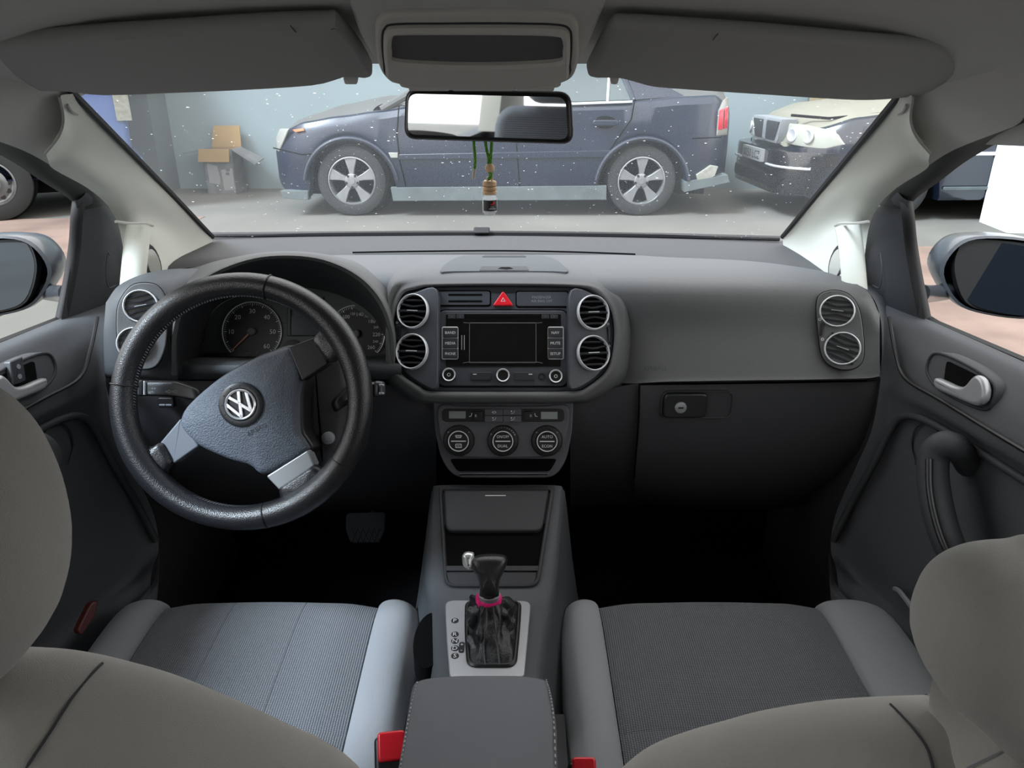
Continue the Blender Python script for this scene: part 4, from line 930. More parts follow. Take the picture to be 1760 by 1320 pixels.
# ================================================================== CENTRE BEZEL with switch strip
cb_ = thing('centre_fascia', 'charcoal centre bezel framing the radio and four round vents', 'trim panel', tuple(Q(865, 673, Y=1.12)))
ob = smooth_closed(FC.outl(bez), 5)
MB().prism(FC, ob, -.02, .0, .002).build('bezel_plate', 'bezel', cb_)
def wing(fr, pts): MB().prism(fr, smooth_closed(fr.outl(pts), 4), -.012, .0, .002).build('bezel_wing', 'bezel', cb_)
wing(FVl, [(680, 558), (692, 513), (716, 501), (750, 497), (752, 560), (752, 640), (748, 668), (726, 661), (690, 634), (680, 599)])
wing(FVr, [(1050, 558), (1043, 530), (1021, 506), (982, 498), (978, 560), (978, 640), (981, 668), (1006, 661), (1037, 634), (1049, 599)])
def px_rect(fr, x0, y0, x1, y1, r=.003, n=4, c=0):
    a0, b0 = fr.px(x0, y0, c); a1, b1 = fr.px(x1, y1, c); return rrect((a0+a1)/2, (b0+b1)/2, abs(a1-a0), abs(b1-b0), r, n)
def onto(fr, mb, *a): pass
# storage slot cover
s1 = MB().prism(FC, px_rect(FC, 753, 501, 842, 525, .004), .0, .0035, .001).build('card_slot_cover', 'bezel', cb_)
for y in (507.5, 518.5): MB().prism(FC, px_rect(FC, 771, y-1.6, 829, y+1.6, .001), .003, .0041).build('slot', 'void', s1)
MB().tube([FC.p(a, b, .0005) for a, b in px_rect(FC, 752, 500, 843, 526, .004)], .0009, 5, closed=True).build('slot_cover_gap', 'void', cb_)
s2 = MB().prism(FC, px_rect(FC, 888, 502, 976, 527, .004), .0, .0035, .001).build('airbag_warning_panel', 'bezel', cb_)
MB().tube([FC.p(a, b, .0005) for a, b in px_rect(FC, 887, 501, 977, 528, .004)], .0009, 5, closed=True).build('warning_panel_gap', 'void', cb_)
t_ = MB(); a, b = FC.px(931, 511.5); t_.text(FC, 'PASSENGER', a, b, .0042, .0038); a, b = FC.px(931, 518); t_.text(FC, 'AIR BAG OFF', a, b, .0042, .0038); t_.build('warning_text', 'print_grey', s2)
# hazard switch
hz = MB().prism(FC, rpoly(FC.outl([(864.7, 500.5), (846.5, 526.5), (883, 526.5)]), .004), 0, .006, .0015).build('hazard_switch', 'red', cb_)
a, b = FC.px(864.7, 517); tri = [(a+.0045*cos(q), b+.0045*sin(q)) for q in (PI/2, PI/2+2*PI/3, PI/2+4*PI/3)]
MB().hoop(FC, tri, [(a+(x-a)*.72, b+(y-b)*.72) for x, y in tri], .006, .0064).build('hazard_symbol', 'print', hz)
for fr, x, y in ((FVl, 683.5, 573.5), (FVr, 1046, 576)):
    wp = MB().prism(fr, px_rect(fr, x-3, y-14, x+3, y+14, .002), 0, .003, .0008).build('vent_thumbwheel', 'black', cb_)
    mk = MB()
    for i in range(9): mk.prism(fr, px_rect(fr, x-2, y-11+i*2.6, x+2, y-10+i*2.6, .0002, 1), .003, .0042)
    mk.build('thumbwheel_ribs', 'button', wp)
    for yy in (y-19, y+19): a, b = fr.px(x+(-1 if yy < y else 1), yy); MB().hoop(fr, circ(a, b, .0018, 12), circ(a, b, .0012, 12), 0, .0012).build('vent_symbol', 'print', cb_)
vent(FVl, 711.3, 535.6, 26.5, 28.7, 'upper round air vent left of the radio', .03); vent(FVl, 709.8, 604.6, 27, 29.5, 'lower round air vent left of the radio', .05)
vent(FVr, 1018, 538, 27, 29, 'upper round air vent right of the radio', -.04); vent(FVr, 1018.5, 607.5, 27.5, 29.5, 'lower round air vent right of the radio', -.04)
vent(FP1, 1438.5, 534.5, 31, 29.5, 'upper round air vent at the passenger end of the dashboard', -.02); vent(FP1, 1447.5, 598.5, 32, 31, 'lower round air vent at the passenger end of the dashboard', -.22)
vent(FP2, 243, 526, 31, 31, 'upper round air vent at the driver end of the dashboard', .10); vent(FP2, 232, 590, 31, 31, 'lower round air vent half hidden by the steering wheel rim', .10)
for yy in (549, 583): a, b = FP1.px(1409 if yy < 560 else 1413.5, yy); MB().hoop(FP1, circ(a, b, .0022, 12), circ(a, b, .0014, 12), .004, .0050).build('vent_symbol', 'print', db)
MB().prism(FP1, rrect(*FP1.px(1411.5, 566), .005, .021, .002), .004, .0065, .001).build('vent_thumbwheel', 'black', db)

# ================================================================== CAR RADIO
rd = thing('car_radio', 'black touchscreen car radio with side buttons and three knobs', 'radio', tuple(Q(865, 664, Y=1.12)))
MB().prism(FC, px_rect(FC, 753, 534, 976, 664, .012), .0, .005, .002).build('faceplate', 'bezel', rd)
MB().tube([FC.p(a, b, .0008) for a, b in px_rect(FC, 752, 533, 977, 665, .012)], .0011, 5, closed=True).build('faceplate_gap', 'void', rd)
MB().prism(FC, px_rect(FC, 767, 540, 964, 631, .003), .004, .0062, .0006).build('gloss_panel', 'gloss_black', rd)
sc = MB().prism(FC, px_rect(FC, 807.5, 556, 921, 624.5, .0005), .006, .0068, .0002).build('screen', 'screen', rd)
MB().tube([FC.p(a, b, .0066) for a, b in px_rect(FC, 807.5, 556, 921, 624.5, .0005)], .0004, 4, closed=True).build('screen_edge', 'print_grey', sc)
for y, x0, x1 in ((555.5, 797, 932), (625, 796, 932)):
    MB().tube([FC.p(*FC.px(x0, y), .0066), FC.p(*FC.px(x0+8, y+(1 if y < 600 else -1.5)), .0068), FC.p(*FC.px(x1-8, y+(1 if y < 600 else -1.5)), .0068), FC.p(*FC.px(x1, y), .0066)], .0007, 5).build('screen_lip', 'button', rd)
for x in (794, 798.5): MB().prism(FC, px_rect(FC, x-.7, 577, x+.7, 602, .0002, 1), .006, .0072).build('memory_slot', 'print_grey', rd)
MB().prism(FC, px_rect(FC, 799, 543.5, 926, 548, .001), .006, .0066).build('disc_slot', 'void', rd)
for x, g in ((777, '<'), (791.6, '>'), (937, '^'), (952, '=')):
    b_ = MB().prism(FC, px_rect(FC, x-6.5, 542, x+6.5, 549, .001), .006, .0085, .0005).build('skip_button', 'button', rd)
    MB().text(FC, g, *FC.px(x, 545.5), .0030, .0087).build('legend', 'print_grey', b_)
for X0, X1, tx in ((759.7, 788, ('BAND', 'MEDIA', 'PHONE')), (941, 969, ('NAV', 'MUTE', 'SETUP'))):
    side = MB().prism(FC, px_rect(FC, X0, 562.5, X1, 618.5, .003), .005, .0075, .001).build('button_frame', 'ring', rd)
    for i, t in enumerate(tx):
        y0 = 564.2+i*17.9; e0 = 5 if X0 < 800 else .6; e1 = .6 if X0 < 800 else 5
        b_ = MB().prism(FC, px_rect(FC, X0+e0*.5, y0, X1-e1*.5, y0+17, .001), .006, .0100, .001).build('button', 'button', rd)
        MB().text(FC, t, *FC.px((X0+X1)/2+(1 if X0 < 800 else -1), y0+9), .0044, .0104, wmax=.0165).build('legend', 'print', b_)
for x, y, mt in ((772.5, 645, 'button'), (864.5, 646, 'button'), (954.5, 647.6, 'button')):
    f = Fr(FC.p(*FC.px(x, y)), FC.n); s = FC.scale(x, y); r = 11.5*s
    kb = MB().lathe(f, [(r*1.12, .004), (r*1.12, .006), (r, .0065), (r, .0135), (r*.93, .0145), (r*.80, .0135), (r*.78, .012), (.0003, .0122)], 36).build('knob', 'black', rd)
    MB().lathe(f, [(r*1.0, .010), (r*1.0, .0138), (r*.93, .0150), (r*.80, .0140), (r*.78, .012)], 36).build('knob_ring', 'ring', kb)
    if x != 864.5: MB().hoop(f, circ(0, 0, r*.26, 16), circ(0, 0, r*.18, 16), .0122, .0126).build('knob_symbol', 'print', kb)
for x0, x1 in ((810, 844.5), (884, 918)):
    b_ = MB().prism(FC, px_rect(FC, x0, 640.5, x1, 654, .001), .004, .0075, .0008).build('rocker_button', 'button', rd)
    xx = x0+6.5 if x0 < 850 else x1-6.5
    MB().prism(FC, px_rect(FC, xx-3.2, 643.2, xx+3.2, 644.6, .0002, 1), .0075, .0079).build('rocker_mark', 'print', b_)
f = Fr(FC.p(*FC.px(931, 647.6)), FC.n); MB().lathe(f, [(.006, .004), (.006, .0062), (.004, .0066), (.0035, .005), (.0003, .0048)], 20).build('audio_jack', 'black', rd)

# ================================================================== CLIMATE CONTROL
FK = Fr(Q(865, 750, Y=1.098), nrm(20)); 
ck = thing('climate_control', 'dark climate control panel with three round dials under the radio', 'control panel', tuple(Q(865, 820, Y=1.08)))
MB().prism(FK, rpoly(FK.outl([(744, 691), (986, 691), (984, 740), (975, 790), (955, 822), (780, 822), (757, 790), (747, 740)]), [.001, .001, .01, .02, .02, .02, .02, .01]), -.03, -.004, .002).build('panel', 'climate', ck)
MB().prism(FK, smooth_closed(FK.outl([(755, 698), (800, 697.5), (865, 697.5), (930, 697.5), (975, 698), (976, 740), (966, 768), (945, 784), (900, 787), (865, 787), (830, 787), (785, 784), (764, 768), (754, 740)]), 4), -.006, .002, .003).build('raised_face', 'climate', ck)
MB().prism(FK, rpoly(FK.outl([(772, 789), (958, 789), (945, 811), (786, 811)]), .006), -.006, -.0032).build('pocket', 'void', ck)
MB().pillow(FK, rpoly(FK.outl([(787, 813), (945, 813), (940, 821), (792, 821)]), .003), -.006, .004, .003).build('pocket_lip', 'climate', ck)
MB().prism(FK, px_rect(FK, 760, 702.5, 970, 724.5, .007), .0, .0032, .0008).build('display_strip', 'black', ck)
for x0, x1, y0 in ((771.8, 800.5, 706.5), (929.5, 958, 707.5)): MB().prism(FK, px_rect(FK, x0, y0, x1, y0+12.5, .0006), .003, .0040, .0003).build('display', 'display_grey', ck)
for x0, y0 in ((833.5, 702.8), (865.2, 702.8), (833.5, 714.2), (865.2, 714.2)):
    b_ = MB().prism(FK, px_rect(FK, x0, y0, x0+30.8, y0+10.4, .0006), .003, .0056, .0006).build('mode_button', 'climate', ck)
    a, b = FK.px(x0+16, y0+5.3); mk = MB()
    if (x0, y0) == (833.5, 702.8): mk.hoop(FK, circ(a, b, .0036, 16, .0018), circ(a, b, .0025, 16, .001), .0056, .006)
    else:
        mk.tube([FK.p(a+.003, b+.0028, .0058), FK.p(a+.0015, b-.0012, .0058), FK.p(a-.003, b-.0022, .0058)], .0005, 4); mk.prism(FK, circ(a-.002, b+.0016, .0012, 8), .0056, .006)
    mk.build('button_symbol', 'print', b_)
for x0, sx in ((814, 1), (901, -1)):
    b_ = MB().prism(FK, px_rect(FK, x0, 706, x0+15, 721.5, .002), .003, .0065, .001).build('seat_heat_wheel', 'black', ck)
    a, b = FK.px(x0+(4 if sx > 0 else 11), 714); MB().hoop(FK, circ(a, b, .0013, 10, .002), circ(a, b, .0008, 10, .0014), .0065, .007).build('wheel_zero', 'print', b_)
    a, b = FK.px(x0+(-5 if sx > 0 else 20), 713); MB().tube([FK.p(a+sx*.002, b+.003, .0036), FK.p(a+sx*.001, b-.0018, .0036), FK.p(a-sx*.0025, b-.0024, .0036)], .0007, 5).build('seat_symbol', 'print', ck)
for x, y, tx in ((789, 756.6, None), (864.5, 756.8, ('ON/OFF', 'DUAL')), (939.7, 757, ('AUTO', 'ECON'))):
    f = Fr(FK.p(*FK.px(x, y)), FK.n); s = FK.scale(x, y); r = 17.3*s
    d_ = MB().lathe(f, [(r*1.56, .0015), (r*1.56, .004), (r*1.45, .0075), (r*1.16, .0085), (r*1.10, .012), (r*1.02, .0135), (r*.9, .013), (.0003, .013)], 44).build('dial', 'black', ck)
    MB().lathe(f, [(r*1.04, .012), (r*1.02, .0142), (r*.95, .0142), (r*.93, .013)], 44).build('dial_ring', 'ring', d_)
    MB().prism(f, rrect(0, 0, r*1.46, r*.09, .0004), .013, .0136).build('dial_bar', 'print', d_)
    lg = MB()
    if tx: lg.text(f, tx[0], 0, r*.46, .0046, .0134, wmax=r*1.2); lg.text(f, tx[1], 0, -r*.46, .0046, .0134, wmax=r*1.0)
    else:
        lg.hoop(f, rpoly([(-.004, r*.32), (-.0055, r*.6), (.0055, r*.6), (.004, r*.32)], .001), rpoly([(-.003, r*.38), (-.004, r*.54), (.004, r*.54), (.003, r*.38)], .001), .013, .0134)
        lg.hoop(f, rrect(0, -r*.46, .010, .0065, .001), rrect(0, -r*.46, .008, .0045, .001), .013, .0134)
        for q in (-1, 0, 1): lg.tube([f.p(q*.002, r*.42, .0133), f.p(q*.002, r*.52, .0133)], .0004, 4); lg.tube([f.p(q*.002, -r*.52, .0133), f.p(q*.002, -r*.40, .0133)], .0004, 4)
    lg.build('legend', 'print', d_)
    sc_ = MB()
    if tx and tx[0] == 'ON/OFF':
        for i in range(8): a = rad(105-i*11); sc_.prism(f, circ(r*1.33*cos(a), r*1.33*sin(a), .0004+.00016*i, 8), .0075, .0088)
        sc_.hoop(f, circ(r*1.33*cos(rad(150)), r*1.33*sin(rad(150)), .0014, 10), circ(r*1.33*cos(rad(150)), r*1.33*sin(rad(150)), .0008, 10), .0075, .0088)
    else:
        for a in (rad(40), rad(140)): sc_.prism(f, circ(r*1.33*cos(a), r*1.33*sin(a), .0011, 8), .0075, .0088)
    sc_.build('dial_marks', 'print_grey', d_)

# ================================================================== GLOVEBOX
gb = thing('glovebox', 'dark glovebox lid with recessed latch below the passenger airbag', 'glovebox', tuple(Q(1300, 840, Y=1.2)))
gx = [(1099, 1200, 1350, 1460, 1507), (1099, 1200, 1350, 1460, 1506), (1097, 1200, 1350, 1455, 1498), (1094, 1200, 1340, 1435, 1472), (1090, 1190, 1320, 1400, 1430), (1085, 1180, 1300, 1370, 1395), (1085, 1180, 1300, 1370, 1395)]
gy = [(662, 661, 659, 657, 656), (690, 690, 688, 686, 684), (740, 742, 742, 738, 730), (790, 795, 795, 790, 780), (830, 840, 842, 836, 822), (858, 866, 868, 862, 850), (864, 872, 874, 868, 856)]
gY = [1.128, 1.125, 1.13, 1.15, 1.195, 1.27, 1.36]
MB().surf([[Q(x, y, Y=Y_+(.0 if i < 5 else 0)) for i, (x, y) in enumerate(zip(xs, ys))] for xs, ys, Y_ in zip(gx, gy, gY)], 5, 5).build('lid', 'lower', gb, sharp=60)
MB().tube(smooth_open([Q(1099, 660, Y=1.125), Q(1098, 710, Y=1.124), Q(1095, 760, Y=1.135), Q(1090, 820, Y=1.175)], 5), .0016, 5).build('lid_gap', 'void', gb)
FG = Fr(Q(1198, 695, Y=1.124), nrm(2))
MB().hoop(FG, px_rect(FG, 1138, 671, 1256, 718.5, .012, 6), px_rect(FG, 1140, 673, 1254, 716.5, .011, 6), -.01, .003, .0008).build('latch_surround', 'lower', gb)
MB().prism(FG, px_rect(FG, 1140, 673, 1254, 716.5, .011, 6), -.02, -.002 + .003).build('latch_recess', 'dark_dash', gb)
lt = MB().prism(FG, px_rect(FG, 1141, 674, 1212, 715.5, .009, 5), .0, .008, .003).build('latch', 'spoke_dark', gb)
f = Fr(FG.p(*FG.px(1168, 697)), FG.n); MB().lathe(f, [(.0095, .007), (.0095, .0100), (.0085, .0105), (.0003, .0105)], 28).build('lock_cylinder', 'satin', lt)
MB().prism(f, rrect(.0, 0, .0085, .0024, .0006), .0105, .0110).build('key_slot', 'void', lt)

# ================================================================== INSTRUMENT CLUSTER
FI = Fr(Q(508, 570, Y=1.232), nrm(24))
ic = thing('instrument_cluster', 'instrument cluster with two round dials behind the steering wheel', 'instruments', tuple(Q(508, 620, Y=1.2)))
oc = smooth_closed(FI.outl([(352, 618), (349, 585), (358, 548), (385, 518), (440, 500), (500, 494), (560, 499), (612, 518), (646, 545), (664, 580), (666, 610), (660, 620), (500, 621)]), 4)
MB().prism(FI, oc, -.02, .0, .002).build('backplate', 'cluster_plate', ic)
MB().prism(FI, rpoly(FI.outl([(350, 606), (420, 606), (440, 620), (352, 620)]), .003), 0, .002).build('warning_lamp_strip', 'black', ic)
MB().prism(FI, rpoly(FI.outl([(600, 612), (664, 608), (662, 621), (600, 621)]), .003), 0, .002).build('odometer_strip', 'black', ic)
def dial(cx, cy, R, nums, a0, a1, vmax, minor, name, small=()):
    f = Fr(FI.p(*FI.px(cx, cy)), FI.n); s = FI.scale(cx, cy); r = R*s
    d_ = MB().lathe(f, [(r, .0), (r, .001), (.0003, .001)], 56).build(name, 'gauge', ic)
    pts = [f.p(r*cos(a), r*sin(a), .0035) for a in [a0+(a1-a0)*i/60 for i in range(61)]]; MB().tube(pts, .0011, 6).build('dial_ring', 'ring', d_)
    tk = MB()
    for i in range(minor+1):
        a = a0+(a1-a0)*i/minor; big = i % 5 == 0; r1_ = r*.965; r0_ = r*(.87 if big else .91); wd = .0007 if big else .0004
        c, s_ = cos(a), sin(a); tk.add([f.p(r0_*c-wd*s_, r0_*s_+wd*c, .0016), f.p(r0_*c+wd*s_, r0_*s_-wd*c, .0016), f.p(r1_*c+wd*s_, r1_*s_-wd*c, .0016), f.p(r1_*c-wd*s_, r1_*s_+wd*c, .0016)], [(0, 1, 2, 3)])
    tk.build('tick_marks', 'print', d_)
    nm = MB()
    for v in nums:
        a = a0+(a1-a0)*v/vmax; q = .70 if v not in small else .72
        nm.text(f, str(v), r*q*cos(a), r*q*sin(a), (.0078 if len(nums) < 8 else .0062) if v not in small else .0042, .0018)
    nm.build('dial_numerals', 'print', d_)
    return f, r, d_
f, r, d_ = dial(434, 570, 50.5, [10, 20, 30, 40, 50, 60], rad(225), rad(-45), 60, 60, 'tachometer')
MB().text(f, '1/min x 100', 0, -r*.72, .0030, .0018).build('unit_text', 'print_grey', d_)
a = rad(224); MB().tube([f.p(r*.1*cos(a), r*.1*sin(a), .006), f.p(r*.90*cos(a), r*.90*sin(a), .004)], [.0016, .0007], 6).build('needle', 'needle', d_)
MB().lathe(f, [(r*.14, .001), (r*.14, .007), (r*.10, .009), (.0003, .0092)], 24).build('needle_hub', 'overhead_dark', d_)
f, r, d_ = dial(613, 574, 49, [20, 40, 60, 80, 90, 100, 120, 140, 160, 180, 200, 220, 240, 260], rad(222), rad(-42), 260, 65, 'speedometer', (90, 120, 160, 200, 240))
MB().lathe(f, [(r*.14, .001), (r*.14, .007), (r*.10, .009), (.0003, .0092)], 24).build('needle_hub', 'overhead_dark', d_)
a = rad(222); MB().tube([f.p(r*.1*cos(a), r*.1*sin(a), .006), f.p(r*.90*cos(a), r*.90*sin(a), .004)], [.0016, .0007], 6).build('needle', 'needle', d_)
ds = MB().hoop(FI, px_rect(FI, 495, 510, 557, 578, .002), px_rect(FI, 501, 514, 551, 576, .002), 0, .004, .001).build('display_frame', 'cluster_plate', ic)
MB().prism(FI, px_rect(FI, 501, 543, 551, 577, .001), 0, .0015).build('display', 'lcd', ic)
f = Fr(FI.p(*FI.px(503, 600)), FI.n); MB().lathe(f, [(.016, 0), (.016, .003), (.013, .0035), (.0003, .003)], 28).build('fuel_gauge', 'gauge', ic)
a, b = FI.px(480, 522); MB().text(FI, '<', a, b, .007, .001).build('turn_indicator', 'print_dark', ic)

# ================================================================== STEERING WHEEL
FS = Fr(Q(421, 689, Y=1.03*(CT-.022*ST)), nrm(22.7)); S0 = FS.scale(421, 689)
sw = thing('steering_wheel', 'black leather three-spoke steering wheel turned to the left', 'steering wheel', tuple(FS.p(0, -.176)))
RO = 222*S0; TR = .0165; RM = RO-TR
# upper-left: rim with varying section
def rimp(a, rr=0, c=0): return FS.p((RM+rr)*cos(a), (RM+rr)*sin(a)*.985, c)
m = MB(); NS = 128; Rg = []
for i in range(NS):
    a = 2*PI*i/NS; k = 1+.10*max(0, cos(a-rad(30)))**8+.10*max(0, cos(a-rad(215)))**8+.12*max(0, cos(a-rad(-52)))**6
    Rg.append([rimp(a, TR*k*cos(q), .012+TR*1.12*sin(q)) for q in [2*PI*j/16 for j in range(16)]])
Rg.append(Rg[0]); m.rings(Rg); m.build('rim', 'leather', sw, sharp=80)
for a in (rad(77), rad(172), rad(-78), rad(-32)):
    MB().tube([rimp(a, (TR+.0006)*cos(q), .012+(TR*1.13+.0006)*sin(q)) for q in [2*PI*j/20 for j in range(20)]], .0011, 5, closed=True).build('rim_seam', 'black', sw)
st_ = MB()
for i in range(230):
    a = 2*PI*i/230
    st_.tube([rimp(a, -TR*.93, .018), rimp(a+.012, -TR*.99, .012)], .0008, 4, caps=False)
st_.build('rim_stitching', 'thread', sw)
def so_(pts, c=0): return FS.outl(pts, c)
pad_o = smooth_closed(so_([(495, 597), (462, 607), (430, 620), (377, 650), (328, 692), (312, 718), (314, 738), (343, 766), (396, 790), (430, 800), (452, 815), (490, 800), (528, 776), (522, 758), (513, 740), (512, 685), (517, 648), (508, 612)]), 4)
# dished back of the hub so the pad stands on something
MB().prism(FS, inset(ccw(pad_o), -.004), -.075, -.012, .006).build('hub_back', 'black', sw)
o = ccw(pad_o); R = []
ca = sum(p[0] for p in o)/len(o); cbb = sum(p[1] for p in o)/len(o)
R.append([FS.p(a, b, -.020) for a, b in o])
for i in range(5): t = i/4*PI/2; R.append([FS.p(a, b, -.003+.010*sin(t)) for a, b in inset(o, .010*(1-cos(t)))])
o2 = inset(o, .010)
for sc, c in ((.75, .0115), (.5, .0140), (.25, .0150), (.04, .0153)): R.append([FS.p(ca+(a-ca)*sc, cbb+(b-cbb)*sc, c) for a, b in o2])
MB().rings(R, False, True).build('airbag_cover', 'airbag', sw, sharp=60)
# spokes: metal insert plus leather root
def spoke(ins, root, mt):
    MB().prism(FS, rpoly(so_(ins), .003), -.022, .004, .002).build('spoke', mt, sw)
    MB().blob(FS, rpoly(so_(root), .010, 6), -.014, .013, .010, 6, .002).build('spoke_root', 'leather', sw)
spoke([(496, 597), (540, 581), (566, 625), (520, 655)], [(536, 584), (560, 560), (592, 560), (612, 585), (608, 618), (588, 615), (566, 627)], 'spoke_dark')
spoke([(312, 719), (344, 766), (300, 797), (276, 762)], [(282, 756), (303, 794), (276, 830), (248, 822), (228, 790), (232, 760), (262, 770)], 'spoke_grey')
spoke([(459, 818), (530, 773), (542, 800), (482, 842)], [(480, 838), (541, 797), (556, 806), (580, 812), (560, 850), (520, 874), (482, 880), (484, 856)], 'satin')
# emblem
fe = Fr(FS.p(*FS.px(421.5, 694.7), .0), FS.n, rad(33)); rE = 37.5*S0
em = MB().lathe(fe, [(rE, .008), (rE, .0172), (rE*.96, .0180), (rE*.75, .0176), (rE*.70, .016), (.0003, .016)], 48).build('emblem', 'spoke_dark', sw)
MB().lathe(fe, [(rE*.70, .016), (rE*.70, .0195), (rE*.66, .0205), (rE*.60, .0195), (rE*.59, .017)], 48).build('emblem_ring', 'chrome', em)
q = rE*.60
def strokes(P, wd=.0021):
    m = MB()
    for A, B in zip(P, P[1:]):
        A, B = V(A), V(B); dd = (B-A).normalized(); nn = V((-dd.y, dd.x))*wd; A2, B2 = A-dd*.0008, B+dd*.0008
        m.prism(fe, [tuple(A2+nn), tuple(A2-nn), tuple(B2-nn), tuple(B2+nn)], .0165, .0195, .0005)
    return m
strokes([(-.42*q, .90*q), (0, .12*q), (.42*q, .90*q)]).build('emblem_letter', 'chrome', em)
strokes([(-.86*q, .50*q), (-.42*q, -.82*q), (0, .02*q), (.42*q, -.82*q), (.86*q, .50*q)]).build('emblem_letter', 'chrome', em)
for i in range(12): a = 2*PI*i/12; MB().lathe(fe.at(rE*.85*cos(a), rE*.85*sin(a)), [(.0009, .0175), (.0009, .0183), (.0001, .0184)], 8).build('emblem_dot', 'black', em)
MB().text(FS, 'AIRBAG', *FS.px(447, 737), .0058, .0152, rot=rad(27)).build('airbag_lettering', 'button', sw)
# ---- column shroud and stalks
sc = thing('steering_column', 'dark steering column shroud behind the wheel', 'column cover', tuple(Q(480, 760, Y=1.05)))
MB().prism(Fr(FS.p(.04, .03, -.16), FS.n), rpoly([(-.085, .015), (.085, .03), (.10, .0), (.085, -.12), (.03, -.16), (-.05, -.14), (-.10, 0)], .03), -.06, .075, .025).build('shroud', 'dark_dash', sc)
MB().prism(Fr(FS.p(*FS.px(545, 690), -.07), FS.n), rpoly([(-.03, .08), (.022, .075), (.030, .02), (.02, -.06), (-.005, -.10), (-.03, -.08)], .012), -.03, .012, .010).build('shroud_cheek', 'lower', sc)
f = Fr(FS.p(*FS.px(563, 753, -.05), -.05), FS.n); MB().lathe(f, [(.009, -.02), (.009, .0), (.006, .002), (.0003, .002)], 20).build('key_barrel', 'satin', sc)
ts = thing('turn_signal_stalk', 'black control stalk left of the steering column with printed symbols', 'stalk', tuple(FS.p(*FS.px(280, 690, -.045), -.045)))
FT = Fr(FS.o, FS.n)
MB().blob(FS, rpoly(FS.outl([(246, 655), (308, 655), (345, 668), (350, 690), (305, 682), (246, 680)], -.05), .006), -.062, -.040, .008, 6, .0).build('lever', 'black', ts)
MB().pillow(FS, rpoly(FS.outl([(239, 653), (250, 653), (250, 681), (239, 681)], -.05), .003), -.064, -.038, .005).build('end_cap', 'button', ts)
MB().prism(FS, rpoly(FS.outl([(247.5, 655), (251, 655), (251, 679), (247.5, 679)], -.04), .0006), -.045, -.037, .001).build('end_ring', 'satin', ts)
lg = MB()
for t, x, y, h in (('RES+', 260, 659.5, .0034), ('ON', 276, 659.5, .0028), ('OFF', 291, 659.5, .0028), ('SET-', 260, 674.5, .0034), ('o-o', 264, 667, .003), ('=D', 289, 673, .0045), ('=D', 300, 673, .0045)):
    a, b = FS.px(x, y, -.0395); lg.text(FS, t, a, b, h, -.0395)
lg.build('symbols', 'print_grey', ts)
wk = thing('wiper_stalk', 'black wiper stalk right of the steering column', 'stalk', tuple(FS.p(*FS.px(640, 680, -.07), -.07)))
MB().blob(FS, rpoly(FS.outl([(568, 690), (600, 662), (648, 655), (650, 680), (604, 690), (575, 712)], -.06), .008), -.075, -.052, .009).build('lever', 'black', wk)
tp = MB().pillow(FS, rpoly(FS.outl([(645, 654), (660, 656), (661, 680), (645, 682)], -.06), .004), -.074, -.048, .006).build('stalk_tip', 'button', wk)
for y in (660, 674): MB().prism(FS, rpoly(FS.outl([(652, y), (660, y+.5), (660, y+4), (652, y+4)], -.05), .001), -.052, -.0465, .001).build('tip_rib', 'satin', wk)
dm = thing('dimmer_switch', 'small black thumbwheel switches under the left stalk', 'switch', tuple(Q(287, 700, Y=1.11)))
fd = Fr(Q(287, 691, Y=1.118), nrm(10)); MB().prism(fd, px_rect(fd, 273, 682, 302, 700, .004), -.004, .006, .002).build('switch_body', 'black', dm)
for x in (282, 293): MB().prism(fd, px_rect(fd, x-5, 693, x+5, 695, .0004), .006, .0075).build('thumbwheel', 'print_grey', dm)

# ================================================================== CENTRE CONSOLE
cc = thing('centre_console', 'dark grey centre console running from the climate panel to the armrest', 'console', tuple(Q(845, 1100, Z=.40)))
cst = [((744, 756, 953, 968), 834, 1.085), ((735, 757, 943, 962), 907, 1.018), ((733, 760, 930, 955), 980, .952), ((738, 760, 922, 948), 1030, .905), ((742, 763, 915, 938), 1090, .83), ((746, 766, 908, 930), 1155, .755), ((747, 768, 904, 926), 1200, .705)]
rows = []
for xs, y, Y_ in cst:
    a, b, c, d = [Q(x, y+(4 if i in (0, 3) else 0), Y=Y_) for i, x in enumerate(xs)]
    rows.append([V((a.x-.075, Y_, .34)), V((a.x-.030, Y_, .55)), a+V((-.006, 0, -.03)), a+V((0, 0, -.004)), b, (b+c)/2, c, d+V((0, 0, -.004)), d+V((.006, 0, -.03)), V((d.x+.030, Y_, .55)), V((d.x+.075, Y_, .34))])
MB().surf(rows, 3, 4).build('console_body', 'dash', cc, sharp=60)
MB().box((-.15, .10, .34), (.07, .765, .60)).build('rear_body', 'dark_dash', cc)
pa, pb = Q(850, 1008, Y=.930), Q(850, 838, Y=1.082)
FB = Fr((pa+pb)/2+V((0, 0, .003)), V((1, 0, 0)).cross((pb-pa).normalized()))
fo_ = rpoly(FB.outl([(754, 838), (954, 838), (926, 1011), (764, 1011)]), [.008, .008, .018, .018]); fi_ = rpoly(FB.outl([(760, 844), (946, 844), (920, 1006), (769, 1006)]), [.006, .006, .014, .014])
bn = MB().hoop(FB, fo_, fi_, -.01, .005, .0015).build('storage_bin_frame', 'dark_dash', cc)
MB().prism(FB, rpoly(FB.outl([(763, 846), (943, 846), (931, 917), (767, 917)]), [.003, .003, .012, .012]), -.004, .009, .003).build('bin_lid', 'dark_dash', cc)
MB().prism(FB, rpoly(FB.outl([(764, 900), (940, 900), (926, 976), (769, 976)]), .006), -.01, .0012).build('bin_cavity', 'void', cc)
MB().prism(FB, rpoly(FB.outl([(766, 974), (928, 974), (927, 983), (766, 983)]), .002), -.006, .004, .001).build('bin_sill', 'dark_dash', cc)
